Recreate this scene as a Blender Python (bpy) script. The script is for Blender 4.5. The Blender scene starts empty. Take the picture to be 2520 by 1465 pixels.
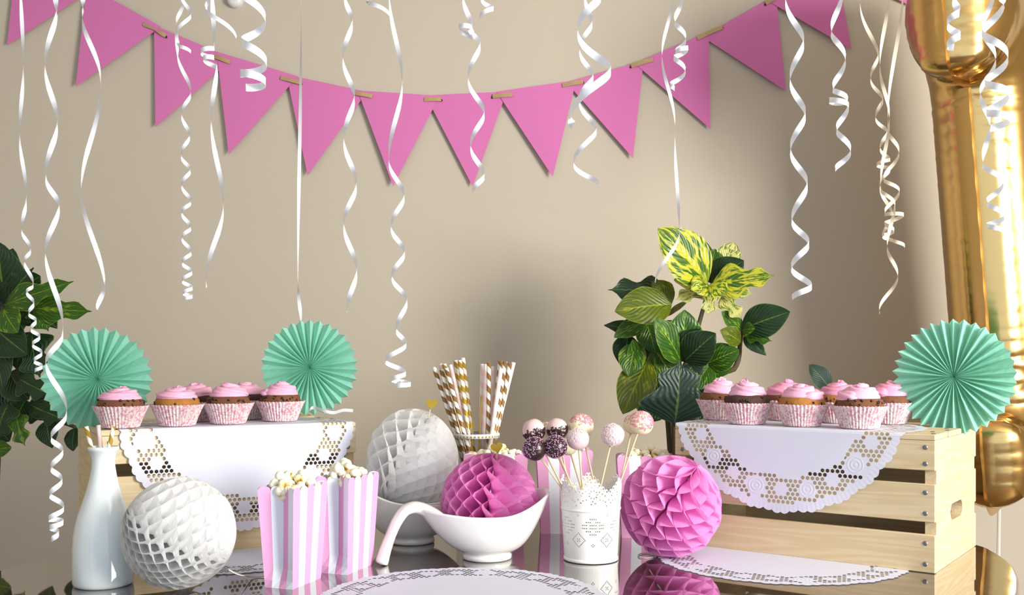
import bpy, bmesh, math, random
from mathutils import Vector, Matrix, Euler, noise
from mathutils.geometry import delaunay_2d_cdt
random.seed(7)
PI = math.pi
SC = bpy.context.scene
COL = SC.collection

# ------------------------------------------------------------------ camera, world, lights, exposure
F_PX, CX, CY = 2500.0, 1260.0, 875.0
TZ = 0.75                       # table top
CAMZ = TZ + 0.3676
cam = bpy.data.cameras.new('camera'); camo = bpy.data.objects.new('camera', cam); COL.objects.link(camo)
camo.location = (0, 0, CAMZ); camo.rotation_euler = (PI/2, 0, 0)
cam.sensor_width = 36; cam.lens = F_PX/2520*36; cam.shift_y = (CY-732.5)/2520
cam.clip_start = 0.02
SC.camera = camo

w = bpy.data.worlds.new('world'); SC.world = w; w.use_nodes = True
w.node_tree.nodes['Background'].inputs[0].default_value = (0.68, 0.81, 1.0, 1)
w.node_tree.nodes['Background'].inputs[1].default_value = 1.6

def area(name, loc, target, sx, sy, power, col):
    l = bpy.data.lights.new(name, 'AREA'); l.shape = 'RECTANGLE'; l.size = sx; l.size_y = sy
    l.energy = power; l.color = col
    o = bpy.data.objects.new(name, l); COL.objects.link(o); o.location = loc
    o.rotation_euler = (Vector(target)-Vector(loc)).to_track_quat('-Z', 'Y').to_euler()
    return o
area('window_daylight', (2.50, -0.15, 1.60), (0.0, 2.2, 1.3), 1.2, 1.2, 152, (1.0, 0.965, 0.895))
SC.view_settings.view_transform = 'Standard'; SC.view_settings.look = 'None'
SC.view_settings.gamma = 1; SC.view_settings.use_curve_mapping = False
SC.view_settings.exposure = 0.0

def P(px, py, D):
    return Vector(((px-CX)/F_PX*D, D, CAMZ-(py-CY)/F_PX*D))
def T(px, py, z=TZ):
    D = (CAMZ-z)*F_PX/(py-CY)
    return Vector(((px-CX)/F_PX*D, D, z))

# ------------------------------------------------------------------ materials
def lin(c):
    return tuple(((x/255)/12.92 if x/255 <= 0.04045 else ((x/255+0.055)/1.055)**2.4) for x in c) + (1,)
class NT:
    def __init__(s, name):
        s.m = bpy.data.materials.new(name); s.m.use_nodes = True; s.t = s.m.node_tree
        s.b = s.t.nodes['Principled BSDF']; s.out = s.t.nodes['Material Output']
    def n(s, typ, **kw):
        x = s.t.nodes.new(typ)
        for k, v in kw.items():
            if k.startswith('i_'):
                x.inputs[k[2:].replace('_', ' ')].default_value = v
            else: setattr(x, k, v)
        return x
    def l(s, a, b): s.t.links.new(a, b)
    def val(s, x, sock):
        if isinstance(x, (int, float)): sock.default_value = x
        else: s.l(x, sock)
    def math(s, op, a, b=0.0, c=0.0):
        x = s.n('ShaderNodeMath', operation=op)
        s.val(a, x.inputs[0]); s.val(b, x.inputs[1]); s.val(c, x.inputs[2])
        return x.outputs[0]
    def mix(s, f, a, b):
        x = s.n('ShaderNodeMix', data_type='RGBA')
        s.val(f, x.inputs[0])
        for v, k in ((a, 6), (b, 7)):
            if isinstance(v, tuple): x.inputs[k].default_value = v
            else: s.l(v, x.inputs[k])
        return x.outputs[2]
    def coord(s, which='Object'):
        return s.n('ShaderNodeTexCoord').outputs[which]
    def mapping(s, v, scale=(1, 1, 1), loc=(0, 0, 0)):
        x = s.n('ShaderNodeMapping'); x.inputs['Scale'].default_value = scale; x.inputs['Location'].default_value = loc
        s.l(v, x.inputs[0]); return x.outputs[0]
    def noise(s, v, scale, detail=2, rough=.5):
        x = s.n('ShaderNodeTexNoise'); x.inputs['Scale'].default_value = scale; x.inputs['Detail'].default_value = detail
        x.inputs['Roughness'].default_value = rough
        if v is not None: s.l(v, x.inputs['Vector'])
        return x.outputs['Fac']
    def ramp(s, f, stops):
        x = s.n('ShaderNodeValToRGB'); e = x.color_ramp.elements
        while len(e) < len(stops): e.new(0.5)
        for q, (p, c) in zip(e, stops): q.position = p; q.color = c
        s.l(f, x.inputs[0]); return x.outputs[0]
    def bump(s, h, strength=.3, dist=.001):
        x = s.n('ShaderNodeBump'); x.inputs['Strength'].default_value = strength; x.inputs['Distance'].default_value = dist
        s.l(h, x.inputs['Height']); s.l(x.outputs[0], s.b.inputs['Normal']); return x
    def set(s, **kw):
        for k, v in kw.items():
            k = k.replace('_', ' ')
            if isinstance(v, (int, float, tuple)): s.b.inputs[k].default_value = v
            else: s.l(v, s.b.inputs[k])
        return s

def simple(name, col, rough=.5, metal=0, spec=.5, bump=None, vary=0, trans=0, coat=0, sheen=0):
    t = NT(name); c = lin(col)
    t.set(Roughness=rough, Metallic=metal); t.b.inputs['Specular IOR Level'].default_value = spec
    t.b.inputs['Coat Weight'].default_value = coat; t.b.inputs['Coat Roughness'].default_value = .05
    t.b.inputs['Sheen Weight'].default_value = sheen
    if vary:
        nz = t.noise(t.coord(), 60 if vary < 1 else 12, 3)
        dark = tuple(x*(1-min(vary, .5)) for x in c[:3])+(1,)
        t.set(Base_Color=t.mix(nz, dark, c))
    else: t.b.inputs['Base Color'].default_value = c
    if bump:
        nz = t.noise(t.coord(), bump[0], 3); t.bump(nz, bump[1], bump[2])
    if trans:
        tr = t.n('ShaderNodeBsdfTranslucent'); tr.inputs[0].default_value = c
        mx = t.n('ShaderNodeMixShader'); mx.inputs[0].default_value = trans
        t.l(t.b.outputs[0], mx.inputs[1]); t.l(tr.outputs[0], mx.inputs[2]); t.l(mx.outputs[0], t.out.inputs[0])
    return t.m

def wall_mat(name, col):
    t = NT(name); o = t.coord(); c = lin(col)
    t.set(Base_Color=t.mix(t.noise(o, 3, 3), tuple(x*.96 for x in c[:3])+(1,), c), Roughness=.85)
    t.bump(t.noise(o, 350, 3), .25, .0008); return t.m
M = {}
M['wall'] = wall_mat('wall_paint', (199, 189, 172))
M['ceiling'] = wall_mat('ceiling_paint', (225, 222, 215))
M['floor'] = simple('floor_boards', (120, 98, 78), .45, vary=.3)
M['frame'] = simple('white_frame', (235, 235, 232), .4)
M['mint'] = simple('mint_tissue', (168, 232, 213), .8, spec=.2, bump=(500, .15, .0005), trans=.35)
M['pink_tissue'] = simple('pink_tissue', (246, 170, 226), .75, spec=.2, bump=(120, .25, .001), trans=.42)
M['white_tissue'] = simple('white_tissue', (252, 252, 252), .75, spec=.2, bump=(120, .25, .001), trans=.6)
M['ribbon'] = simple('satin_ribbon', (236, 238, 242), .22, spec=.8, trans=.12)
M['ribbon_cream'] = simple('cream_ribbon', (232, 222, 200), .3, spec=.6, trans=.15)
M['pennant'] = simple('pink_card', (212, 120, 178), .8, spec=.2, bump=(900, .2, .0003))
M['burlap'] = simple('burlap_ribbon', (198, 170, 126), .9, spec=.1, bump=(1500, .6, .0006), vary=.35)
M['hole'] = simple('punched_hole', (70, 40, 40), .9)
M['porcelain'] = simple('white_porcelain', (240, 239, 235), .12, spec=.5, coat=.4)
M['carafe'] = simple('milk_white_glass', (234, 242, 242), .1, spec=.5, coat=.5)
M['metal_white'] = simple('white_enamel', (244, 244, 240), .4, spec=.5)
M['cream_choc'] = simple('cream_candy', (242, 236, 196), .35, bump=(60, .2, .002))
M['pink_choc'] = simple('pink_candy', (228, 196, 198), .38, bump=(60, .15, .002))
M['dark_choc'] = simple('dark_chocolate', (48, 30, 32), .25, bump=(80, .3, .002))
M['pink_sprinkle'] = simple('pink_sprinkles', (232, 150, 176), .3)
M['lilac_sprinkle'] = simple('lilac_sprinkles', (222, 170, 206), .3)
M['white_sprinkle'] = simple('white_sugar', (248, 242, 244), .25)
M['stick'] = simple('bamboo_stick', (226, 206, 166), .6, vary=.2)
M['frosting'] = simple('pink_frosting', (243, 182, 210), .55, spec=.35, bump=(160, .25, .0015))
M['frosting_deep'] = simple('deep_pink_frosting', (240, 160, 192), .55, spec=.35, bump=(160, .25, .0015))
M['cake_gold'] = simple('golden_cake', (190, 128, 58), .85, vary=.45, bump=(120, .6, .003))
M['cake_brown'] = simple('brown_cake', (128, 80, 50), .85, vary=.45, bump=(120, .6, .003))
M['cake_dark'] = simple('dark_cake', (78, 50, 40), .8, vary=.4, bump=(120, .6, .003))
M['chip'] = simple('chocolate_chip', (48, 28, 24), .35)
M['gold_glitter'] = simple('gold_glitter_card', (200, 168, 50), .45, metal=.35, bump=(2500, .9, .001), vary=.3)
M['bag_pink'] = simple('pink_print', (232, 168, 210), .6, spec=.3)
M['bag_white'] = simple('white_paper', (238, 243, 252), .6, spec=.3)
M['nail'] = simple('steel_nail', (130, 134, 142), .4, metal=.7)
M['stem'] = simple('plant_stem', (92, 84, 58), .8, vary=.3)
M['soil'] = simple('soil', (60, 44, 34), .95, vary=.4)
M['pot'] = simple('pink_ceramic_pot', (206, 150, 148), .5)
M['string'] = simple('cotton_string', (228, 222, 206), .8)
M['knob'] = simple('white_plastic', (226, 228, 226), .35)
M['dark_metal'] = simple('dark_metal', (52, 44, 40), .35, metal=.6)

def m_paper():
    t = NT('doily_paper'); t.set(Base_Color=lin((232, 235, 252)), Roughness=.7)
    t.b.inputs['Specular IOR Level'].default_value = .3
    uv = t.n('ShaderNodeUVMap').outputs[0]
    sp = t.n('ShaderNodeSeparateXYZ'); t.l(uv, sp.inputs[0])
    x, y = sp.outputs[0], sp.outputs[1]
    r = t.math('SQRT', t.math('ADD', t.math('MULTIPLY', x, x), t.math('MULTIPLY', y, y)))
    a = t.math('ARCTAN2', y, x); st = 2*PI/12
    a2 = t.math('MULTIPLY', t.math('SUBTRACT', t.math('FRACT', t.math('DIVIDE', a, st)), .5), st)
    dx = t.math('MULTIPLY', a2, r); dy = t.math('SUBTRACT', r, .815)
    d = t.math('SQRT', t.math('ADD', t.math('MULTIPLY', dx, dx), t.math('MULTIPLY', dy, dy)))
    rings = t.math('SINE', t.math('MULTIPLY', d, 240))
    m1 = t.math('LESS_THAN', d, .068)
    h = t.math('MULTIPLY', rings, m1)
    edge = t.math('MULTIPLY', t.math('GREATER_THAN', r, .925), t.math('MULTIPLY', t.math('SINE', t.math('MULTIPLY', a, 168)), .35))
    t.bump(t.math('ADD', h, edge), .3, .0005)
    tr = t.n('ShaderNodeBsdfTranslucent'); tr.inputs[0].default_value = lin((240, 241, 250))
    mx = t.n('ShaderNodeMixShader'); mx.inputs[0].default_value = .15
    t.l(t.b.outputs[0], mx.inputs[1]); t.l(tr.outputs[0], mx.inputs[2]); t.l(mx.outputs[0], t.out.inputs[0])
    return t.m
M['doily'] = m_paper()
def m_table():
    t = NT('glossy_dark_tabletop'); o = t.coord()
    t.set(Base_Color=t.mix(t.noise(o, 4, 3), lin((58, 44, 38)), lin((74, 58, 50))), Roughness=.045, IOR=1.75)
    t.b.inputs['Coat Weight'].default_value = 1.0; t.b.inputs['Coat Roughness'].default_value = .02; t.b.inputs['Coat IOR'].default_value = 1.7
    return t.m
M['table'] = m_table()
def m_wood():
    t = NT('pine_wood'); o = t.coord()
    rnd = t.n('ShaderNodeObjectInfo').outputs['Random']
    cb = t.n('ShaderNodeCombineXYZ'); t.l(t.math('MULTIPLY', rnd, 9.0), cb.inputs[2]); t.l(t.math('MULTIPLY', rnd, 5.0), cb.inputs[1])
    ad = t.n('ShaderNodeVectorMath', operation='ADD'); t.l(o, ad.inputs[0]); t.l(cb.outputs[0], ad.inputs[1])
    mp = t.mapping(ad.outputs[0], (.55, 8, 8))
    nz = t.noise(mp, 2.2, 3, .45)
    rings = t.math('ABSOLUTE', t.math('SINE', t.math('MULTIPLY', nz, 46)))
    rings = t.math('POWER', rings, 2.5)
    fine = t.noise(t.mapping(ad.outputs[0], (12, 320, 320)), 3, 3)
    base = t.mix(rings, lin((214, 194, 152)), lin((228, 212, 178)))
    base = t.mix(t.math('MULTIPLY', fine, .35), base, lin((204, 178, 128)))
    tone = t.mix(t.math('MULTIPLY', rnd, .3), base, lin((222, 196, 150)))
    t.set(Base_Color=tone, Roughness=.55)
    t.bump(fine, .3, .0006); return t.m
M['wood'] = m_wood()
def m_wrapper():
    t = NT('floral_baking_paper'); o = t.coord()
    nz = t.noise(o, 230, 2, .6)
    f = t.ramp(nz, [(.50, (0, 0, 0, 1)), (.56, (1, 1, 1, 1))])
    t.set(Base_Color=t.mix(f, lin((240, 228, 226)), lin((228, 156, 172))), Roughness=.65)
    tr = t.n('ShaderNodeBsdfTranslucent'); tr.inputs[0].default_value = lin((240, 215, 215))
    mx = t.n('ShaderNodeMixShader'); mx.inputs[0].default_value = .15
    t.l(t.b.outputs[0], mx.inputs[1]); t.l(tr.outputs[0], mx.inputs[2]); t.l(mx.outputs[0], t.out.inputs[0])
    return t.m
M['wrapper'] = m_wrapper()
def m_popcorn():
    t = NT('popcorn'); o = t.coord()
    ln = t.n('ShaderNodeVectorMath', operation='LENGTH'); t.l(o, ln.inputs[0])
    nz = t.math('ADD', t.math('MULTIPLY', ln.outputs['Value'], 100), t.math('MULTIPLY', t.math('SUBTRACT', t.noise(o, 220, 2), .5), .6))
    c = t.ramp(nz, [(.30, lin((196, 142, 52))), (.48, lin((238, 216, 140))), (.68, lin((250, 243, 214))), (1, lin((252, 248, 230)))])
    t.set(Base_Color=c, Roughness=.7); t.bump(t.noise(o, 350, 2), .3, .001); return t.m
M['popcorn'] = m_popcorn()
def m_straw(name, c1, c2, turns, metal):
    t = NT(name); o = t.coord(); sp = t.n('ShaderNodeSeparateXYZ'); t.l(o, sp.inputs[0])
    a = t.math('DIVIDE', t.math('ARCTAN2', sp.outputs[1], sp.outputs[0]), 2*PI)
    f = t.math('FRACT', t.math('ADD', t.math('MULTIPLY', sp.outputs[2], turns), a))
    f = t.math('GREATER_THAN', f, .5)
    t.set(Base_Color=t.mix(f, lin(c1), lin(c2)), Roughness=.35, Metallic=t.math('MULTIPLY', f, metal)); return t.m
M['straw_brown'] = m_straw('brown_striped_paper', (246, 243, 236), (150, 112, 62), 36, .25)
M['straw_gold'] = m_straw('gold_striped_paper', (248, 244, 232), (205, 170, 70), 38, .6)
M['straw_pink'] = m_straw('pale_pink_paper', (246, 232, 230), (246, 214, 212), 36, 0)
def m_gold():
    t = NT('gold_foil'); t.set(Base_Color=(.70, .455, .17, 1), Metallic=1.0, Roughness=.19)
    o = t.coord()
    h = t.noise(t.mapping(o, (8, 8, 1.6)), 1.3, 2, .45)
    t.bump(h, .10, .01); return t.m
M['gold'] = m_gold()
def m_glass():
    t = NT('clear_glass'); gl = t.n('ShaderNodeBsdfGlossy'); gl.inputs['Roughness'].default_value = .03
    tr = t.n('ShaderNodeBsdfTransparent'); tr.inputs[0].default_value = (.93, .94, .94, 1)
    lw = t.n('ShaderNodeLayerWeight'); lw.inputs[0].default_value = .25
    mx = t.n('ShaderNodeMixShader'); t.l(t.math('MULTIPLY', t.math('POWER', lw.outputs['Facing'], 2.0), .45), mx.inputs[0]); t.l(tr.outputs[0], mx.inputs[1]); t.l(gl.outputs[0], mx.inputs[2])
    t.l(mx.outputs[0], t.out.inputs[0]); return t.m
M['glass'] = m_glass()
def m_leaf(name, dark, mid, bright, var, rough=.3):
    t = NT(name); uv = t.n('ShaderNodeUVMap').outputs[0]
    sp = t.n('ShaderNodeSeparateXYZ'); t.l(uv, sp.inputs[0]); u, v = sp.outputs[0], sp.outputs[1]
    av = t.math('ABSOLUTE', t.math('SUBTRACT', v, .5))
    o = t.coord(); rnd = t.n('ShaderNodeObjectInfo').outputs['Random']
    s = t.math('SUBTRACT', t.math('MULTIPLY', u, 9), t.math('MULTIPLY', av, 9))
    wv = t.math('ABSOLUTE', t.math('SUBTRACT', t.math('FRACT', s), .5))
    vein = t.math('MAXIMUM', t.math('LESS_THAN', wv, .035), t.math('LESS_THAN', av, .016))
    cb = t.n('ShaderNodeCombineXYZ'); t.l(t.math('MULTIPLY', s, .5), cb.inputs[0]); t.l(t.math('MULTIPLY', av, 5), cb.inputs[1]); t.l(t.math('MULTIPLY', rnd, 30), cb.inputs[2])
    nz = t.noise(cb.outputs[0], 1.25, 3, .6)
    blot = t.ramp(nz, [(.62-var*.22, (0, 0, 0, 1)), (.68-var*.2, (1, 1, 1, 1))]) if var > 0 else None
    cl = t.noise(cb.outputs[0], 1.1, 2)
    base = t.mix(cl, lin(dark), lin(mid))
    inv = t.math('SUBTRACT', 1.0, t.math('MULTIPLY', wv, 1.6))
    if var > 0:
        base = t.mix(t.math('MULTIPLY', t.math('SUBTRACT', 1.0, blot) if var < .5 else blot, 1.0 if var >= .5 else .55), base, lin(bright)) if var >= .5 else t.mix(t.math('MULTIPLY', blot, .6), base, lin(bright))
    base = t.mix(t.math('MULTIPLY', t.math('LESS_THAN', wv, .035), .22 if var == 0 else .5), base, lin(bright)); base = t.mix(t.math('MULTIPLY', t.math('LESS_THAN', av, .018), .75), base, lin(bright))
    edge = t.math('GREATER_THAN', av, .475)
    base = t.mix(t.math('MULTIPLY', edge, .5), base, lin(bright))
    t.set(Base_Color=base, Roughness=rough)
    t.bump(t.math('COSINE', t.math('MULTIPLY', wv, 6.283)), .35, .0016)
    tr = t.n('ShaderNodeBsdfTranslucent'); t.l(base, tr.inputs[0])
    mx = t.n('ShaderNodeMixShader'); mx.inputs[0].default_value = .22
    t.l(t.b.outputs[0], mx.inputs[1]); t.l(tr.outputs[0], mx.inputs[2]); t.l(mx.outputs[0], t.out.inputs[0])
    return t.m
M['leaf_dark'] = m_leaf('dark_leaf', (18, 42, 24), (34, 68, 34), (92, 136, 50), 0.0)
M['leaf_teal'] = m_leaf('blue_green_leaf', (26, 48, 40), (42, 70, 58), (96, 130, 80), 0.0, .4)
M['leaf_green'] = m_leaf('green_leaf', (30, 78, 22), (62, 112, 30), (150, 180, 50), 0.25)
M['leaf_olive'] = m_leaf('olive_leaf', (66, 84, 16), (104, 122, 24), (160, 166, 40), 0.3)
M['leaf_bright'] = m_leaf('yellow_variegated_leaf', (40, 86, 30), (86, 130, 36), (206, 206, 60), 0.75)
M['leaf_cream'] = m_leaf('cream_variegated_leaf', (60, 104, 36), (116, 150, 50), (220, 216, 130), 0.85)

# ------------------------------------------------------------------ helpers
def mesh(name, V, Fc, mat=None, smooth=False, mats=None, fm=None, uvs=None):
    me = bpy.data.meshes.new(name); me.from_pydata([tuple(v) for v in V], [], Fc)
    for m in (mats or ([mat] if mat else [])): me.materials.append(m)
    if fm: me.polygons.foreach_set('material_index', fm)
    if smooth: me.polygons.foreach_set('use_smooth', [True]*len(me.polygons))
    if uvs:
        ul = me.uv_layers.new(name='UVMap')
        for lp in me.loops: ul.data[lp.index].uv = uvs[lp.vertex_index]
    me.update(); return me
def link(name, me, parent=None, loc=(0, 0, 0), rot=(0, 0, 0), scale=(1, 1, 1), label=None, cat=None, group=None, kind=None):
    o = bpy.data.objects.new(name, me); COL.objects.link(o); o.parent = parent
    o.location = loc; o.rotation_euler = rot; o.scale = scale
    if label: o['label'] = label
    if cat: o['category'] = cat
    if group: o['group'] = group
    if kind: o['kind'] = kind
    return o
def thing(name, label, cat, loc=(0, 0, 0), rz=0, group=None):
    return link(name, None, None, loc, (0, 0, rz), label=label, cat=cat, group=group)
def dup(root, loc, rot, label, group=None):
    r = root.copy(); COL.objects.link(r); r.location = loc; r.rotation_euler = rot; r['label'] = label
    if group: r['group'] = group
    for ch in list(root.children):
        c = ch.copy(); COL.objects.link(c); c.parent = r
    return r
class G:
    def __init__(s): s.V = []; s.F = []; s.m = []; s.uv = []
    def add(s, V, Fc, mi=0, uv=None):
        k = len(s.V); s.V += [Vector(v) for v in V]; s.F += [tuple(i+k for i in f) for f in Fc]; s.m += [mi]*len(Fc)
        s.uv += (uv if uv else [(0, 0)]*len(V))
        return s
    def mesh(s, name, mat=None, smooth=False, mats=None, uv=False):
        return mesh(name, s.V, s.F, mat, smooth, mats, s.m if mats else None, s.uv if uv else None)
def boxVF(x0, x1, y0, y1, z0, z1):
    V = [(x, y, z) for x in (x0, x1) for y in (y0, y1) for z in (z0, z1)]
    return V, [(0, 1, 3, 2), (4, 6, 7, 5), (0, 4, 5, 1), (2, 3, 7, 6), (0, 2, 6, 4), (1, 5, 7, 3)]
def bevel_box(name, sx, sy, sz, b, mat):
    bm = bmesh.new(); V, Fc = boxVF(-sx/2, sx/2, -sy/2, sy/2, -sz/2, sz/2)
    vs = [bm.verts.new(v) for v in V]
    for f in Fc: bm.faces.new([vs[i] for i in f])
    bmesh.ops.bevel(bm, geom=list(bm.edges), offset=b, segments=1, affect='EDGES')
    bmesh.ops.recalc_face_normals(bm, faces=bm.faces)
    me = bpy.data.meshes.new(name); bm.to_mesh(me); bm.free(); me.materials.append(mat); return me
def lathe(prof, n=48, z0=0):
    V = []; Fc = []
    for r, z in prof:
        for i in range(n): V.append((r*math.cos(2*PI*i/n), r*math.sin(2*PI*i/n), z+z0))
    for j in range(len(prof)-1):
        for i in range(n):
            Fc.append((j*n+i, j*n+(i+1) % n, (j+1)*n+(i+1) % n, (j+1)*n+i))
    return V, Fc
def frame_for(path):
    pts = [Vector(p) for p in path]; out = []
    up = None
    for i, p in enumerate(pts):
        t = (pts[min(i+1, len(pts)-1)]-pts[max(i-1, 0)]).normalized()
        if up is None:
            up = Vector((0, 0, 1)) if abs(t.z) < .9 else Vector((1, 0, 0))
        a = t.cross(up).normalized(); b = a.cross(t).normalized(); up = b
        out.append((p, t, a, b))
    return out
def tube(path, rad, n=8, cap=True):
    fr = frame_for(path); V = []; Fc = []
    for k, (p, t, a, b) in enumerate(fr):
        r = rad[k] if isinstance(rad, (list, tuple)) else rad
        for i in range(n):
            c, s = math.cos(2*PI*i/n), math.sin(2*PI*i/n); V.append(p+a*c*r+b*s*r)
    for k in range(len(fr)-1):
        for i in range(n): Fc.append((k*n+i, k*n+(i+1) % n, (k+1)*n+(i+1) % n, (k+1)*n+i))
    if cap:
        Fc.append(tuple(range(n-1, -1, -1))); Fc.append(tuple((len(fr)-1)*n+i for i in range(n)))
    return V, Fc
def catmull(pts, sub=6, closed=False):
    pts = [Vector(p) for p in pts]; n = len(pts); out = []
    rng = n if closed else n-1
    for i in range(rng):
        p0 = pts[(i-1) % n] if closed or i > 0 else pts[0]*2-pts[1]
        p1 = pts[i]; p2 = pts[(i+1) % n]
        p3 = pts[(i+2) % n] if closed or i+2 < n else pts[-1]*2-pts[-2]
        for s in range(sub):
            t = s/sub
            out.append(.5*((2*p1)+(p2-p0)*t+(2*p0-5*p1+4*p2-p3)*t*t+(3*p1-p0-3*p2+p3)*t**3))
    if not closed: out.append(pts[-1])
    return out
def cdt_plate(outer, holes, extra_edges=(), extra_pts=()):
    pts = []; edges = []; faces = []
    def loop(lp):
        k = len(pts); pts.extend(Vector((p[0], p[1])) for p in lp); faces.append(list(range(k, k+len(lp))))
    loop(outer)
    for h in holes: loop(h)
    for a, b in extra_edges:
        k = len(pts); pts.append(Vector(a)); pts.append(Vector(b)); edges.append((k, k+1))
    for p in extra_pts: pts.append(Vector(p))
    v, e, f, ov, oe, of = delaunay_2d_cdt(pts, edges, faces, 0, 1e-7)
    keep = [tuple(t) for t, o in zip(f, of) if list(o) == [0]]
    return v, keep
def ngon(cx, cy, r, n=6, a0=0, sx=1, sy=1, rot=0):
    out = []
    for i in range(n):
        a = a0+2*PI*i/n; x = r*sx*math.cos(a); y = r*sy*math.sin(a)
        out.append((cx+x*math.cos(rot)-y*math.sin(rot), cy+x*math.sin(rot)+y*math.cos(rot)))
    return out
def extrude2(v2, tris, boundary_loops, th, f3):
    """two skins and side walls; f3(x,y,side) maps to 3-D"""
    n = len(v2)
    V = [f3(p[0], p[1], 0) for p in v2]+[f3(p[0], p[1], 1) for p in v2]
    Fc = [t for t in tris]+[(t[2]+n, t[1]+n, t[0]+n) for t in tris]
    cnt = {}
    for t in tris:
        for i in range(3):
            a, b = t[i], t[(i+1) % 3]; cnt[(a, b)] = 1
    for (a, b) in cnt:
        if (b, a) not in cnt: Fc.append((b, a, a+n, b+n))
    return V, Fc
def plane_mesh(name, a, b, c, d, mat): return mesh(name, [a, b, c, d], [(0, 1, 2, 3)], mat)

# ------------------------------------------------------------------ setting
WY = 2.98; XL, XR = -2.4, 2.6; YF = -2.2; ZC = 2.5
V, Fc = boxVF(XL-.1, XR+.1, WY, WY+.1, -.1, ZC+.1); link('wall_back', mesh('wall_back', V, Fc, M['wall']), kind='structure')
V, Fc = boxVF(XL-.1, XR+.1, YF, WY, -.1, 0); link('floor', mesh('floor', V, Fc, M['floor']), kind='structure')
V, Fc = boxVF(XL-.1, XR+.1, YF, WY, ZC, ZC+.1); link('ceiling', mesh('ceiling', V, Fc, M['ceiling']), kind='structure')
V, Fc = boxVF(XL-.1, XL, YF, WY, 0, ZC); link('wall_left', mesh('wall_left', V, Fc, M['wall']), kind='structure')
g = G(); wy0, wy1, wz0, wz1 = -.85, .55, .95, 2.25
for b in ((XR, XR+.1, YF, wy0, 0, ZC), (XR, XR+.1, wy1, WY, 0, ZC), (XR, XR+.1, wy0, wy1, 0, wz0), (XR, XR+.1, wy0, wy1, wz1, ZC)): g.add(*boxVF(*b))
link('wall_right', g.mesh('wall_right', M['wall']), kind='structure')
g = G()
for b in ((XR-.01, XR+.09, wy0, wy0+.05, wz0, wz1), (XR-.01, XR+.09, wy1-.05, wy1, wz0, wz1), (XR-.01, XR+.09, wy0, wy1, wz0, wz0+.05), (XR-.01, XR+.09, wy0, wy1, wz1-.05, wz1)): g.add(*boxVF(*b))
link('window_1', g.mesh('window_1', M['frame']), kind='structure')
g = G(); g.add(*boxVF(XL, XR, WY-.015, WY, 0, .09)); link('baseboard_back', g.mesh('baseboard_back', M['frame']), kind='structure')
# round white wall hook high on the wall
c = P(580, 2, WY)
V, Fc = lathe([(0, .022), (.012, .022), (.0205, .018), (.023, .010), (.023, 0)], 32)
link('wall_hook', mesh('wall_hook', V, Fc, M['knob'], True), loc=(c.x, WY, c.z), rot=(PI/2, 0, 0), label='small round white hook on the wall above the pennants', cat='hook')

# ------------------------------------------------------------------ table
tb = thing('table', 'dark glossy table with a curved edge carrying the whole sweet buffet', 'table')
ol = catmull([(.905, 1.97), (.904, 1.90), (.884, 1.80), (.857, 1.725), (.819, 1.64), (.74, 1.50), (.6, 1.33), (.3, 1.18), (0, 1.12), (-.4, 1.15), (-.7, 1.3),
              (-.84, 1.5), (-.882, 1.65), (-.877, 1.74), (-.855, 1.84), (-.830, 1.93), (-.80, 2.03), (-.7, 2.18), (-.45, 2.30), (0, 2.36), (.45, 2.32), (.72, 2.22), (.86, 2.10)], 6, True)
ol = [Vector((p[0], p[1])) for p in [(q.x, q.y) for q in [Vector((a[0], a[1], 0)) for a in ol]]]
n = len(ol); cen = Vector((0, 1.75))
V = []; Fc = []
lev = [(1.0, -.004), (.996, 0), ]
rings = [(.60, 0.0), (.994, 0.0), (.998, -.0015), (1.0, -.005), (1.0, -.020), (.996, -.024), (.6, -.024)]
for s, z in rings:
    for p in ol:
        q = cen+(p-cen)*s; V.append((q.x, q.y, TZ+z))
for j in range(len(rings)-1):
    for i in range(n): Fc.append((j*n+i, j*n+(i+1) % n, (j+1)*n+(i+1) % n, (j+1)*n+i))
Fc.append(tuple(range(n))); Fc.append(tuple((len(rings)-1)*n+i for i in range(n-1, -1, -1)))
link('tabletop', mesh('tabletop', V, Fc, M['table']), tb)
V, Fc = lathe([(0, 0), (.33, 0), (.34, .012), (.30, .025), (.06, .05), (.05, .10), (.045, .6), (.07, .68), (.2, .726), (0, .726)], 40)
link('pedestal', mesh('pedestal', V, Fc, M['dark_metal'], True), tb, (0.02, 1.78, 0))

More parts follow.
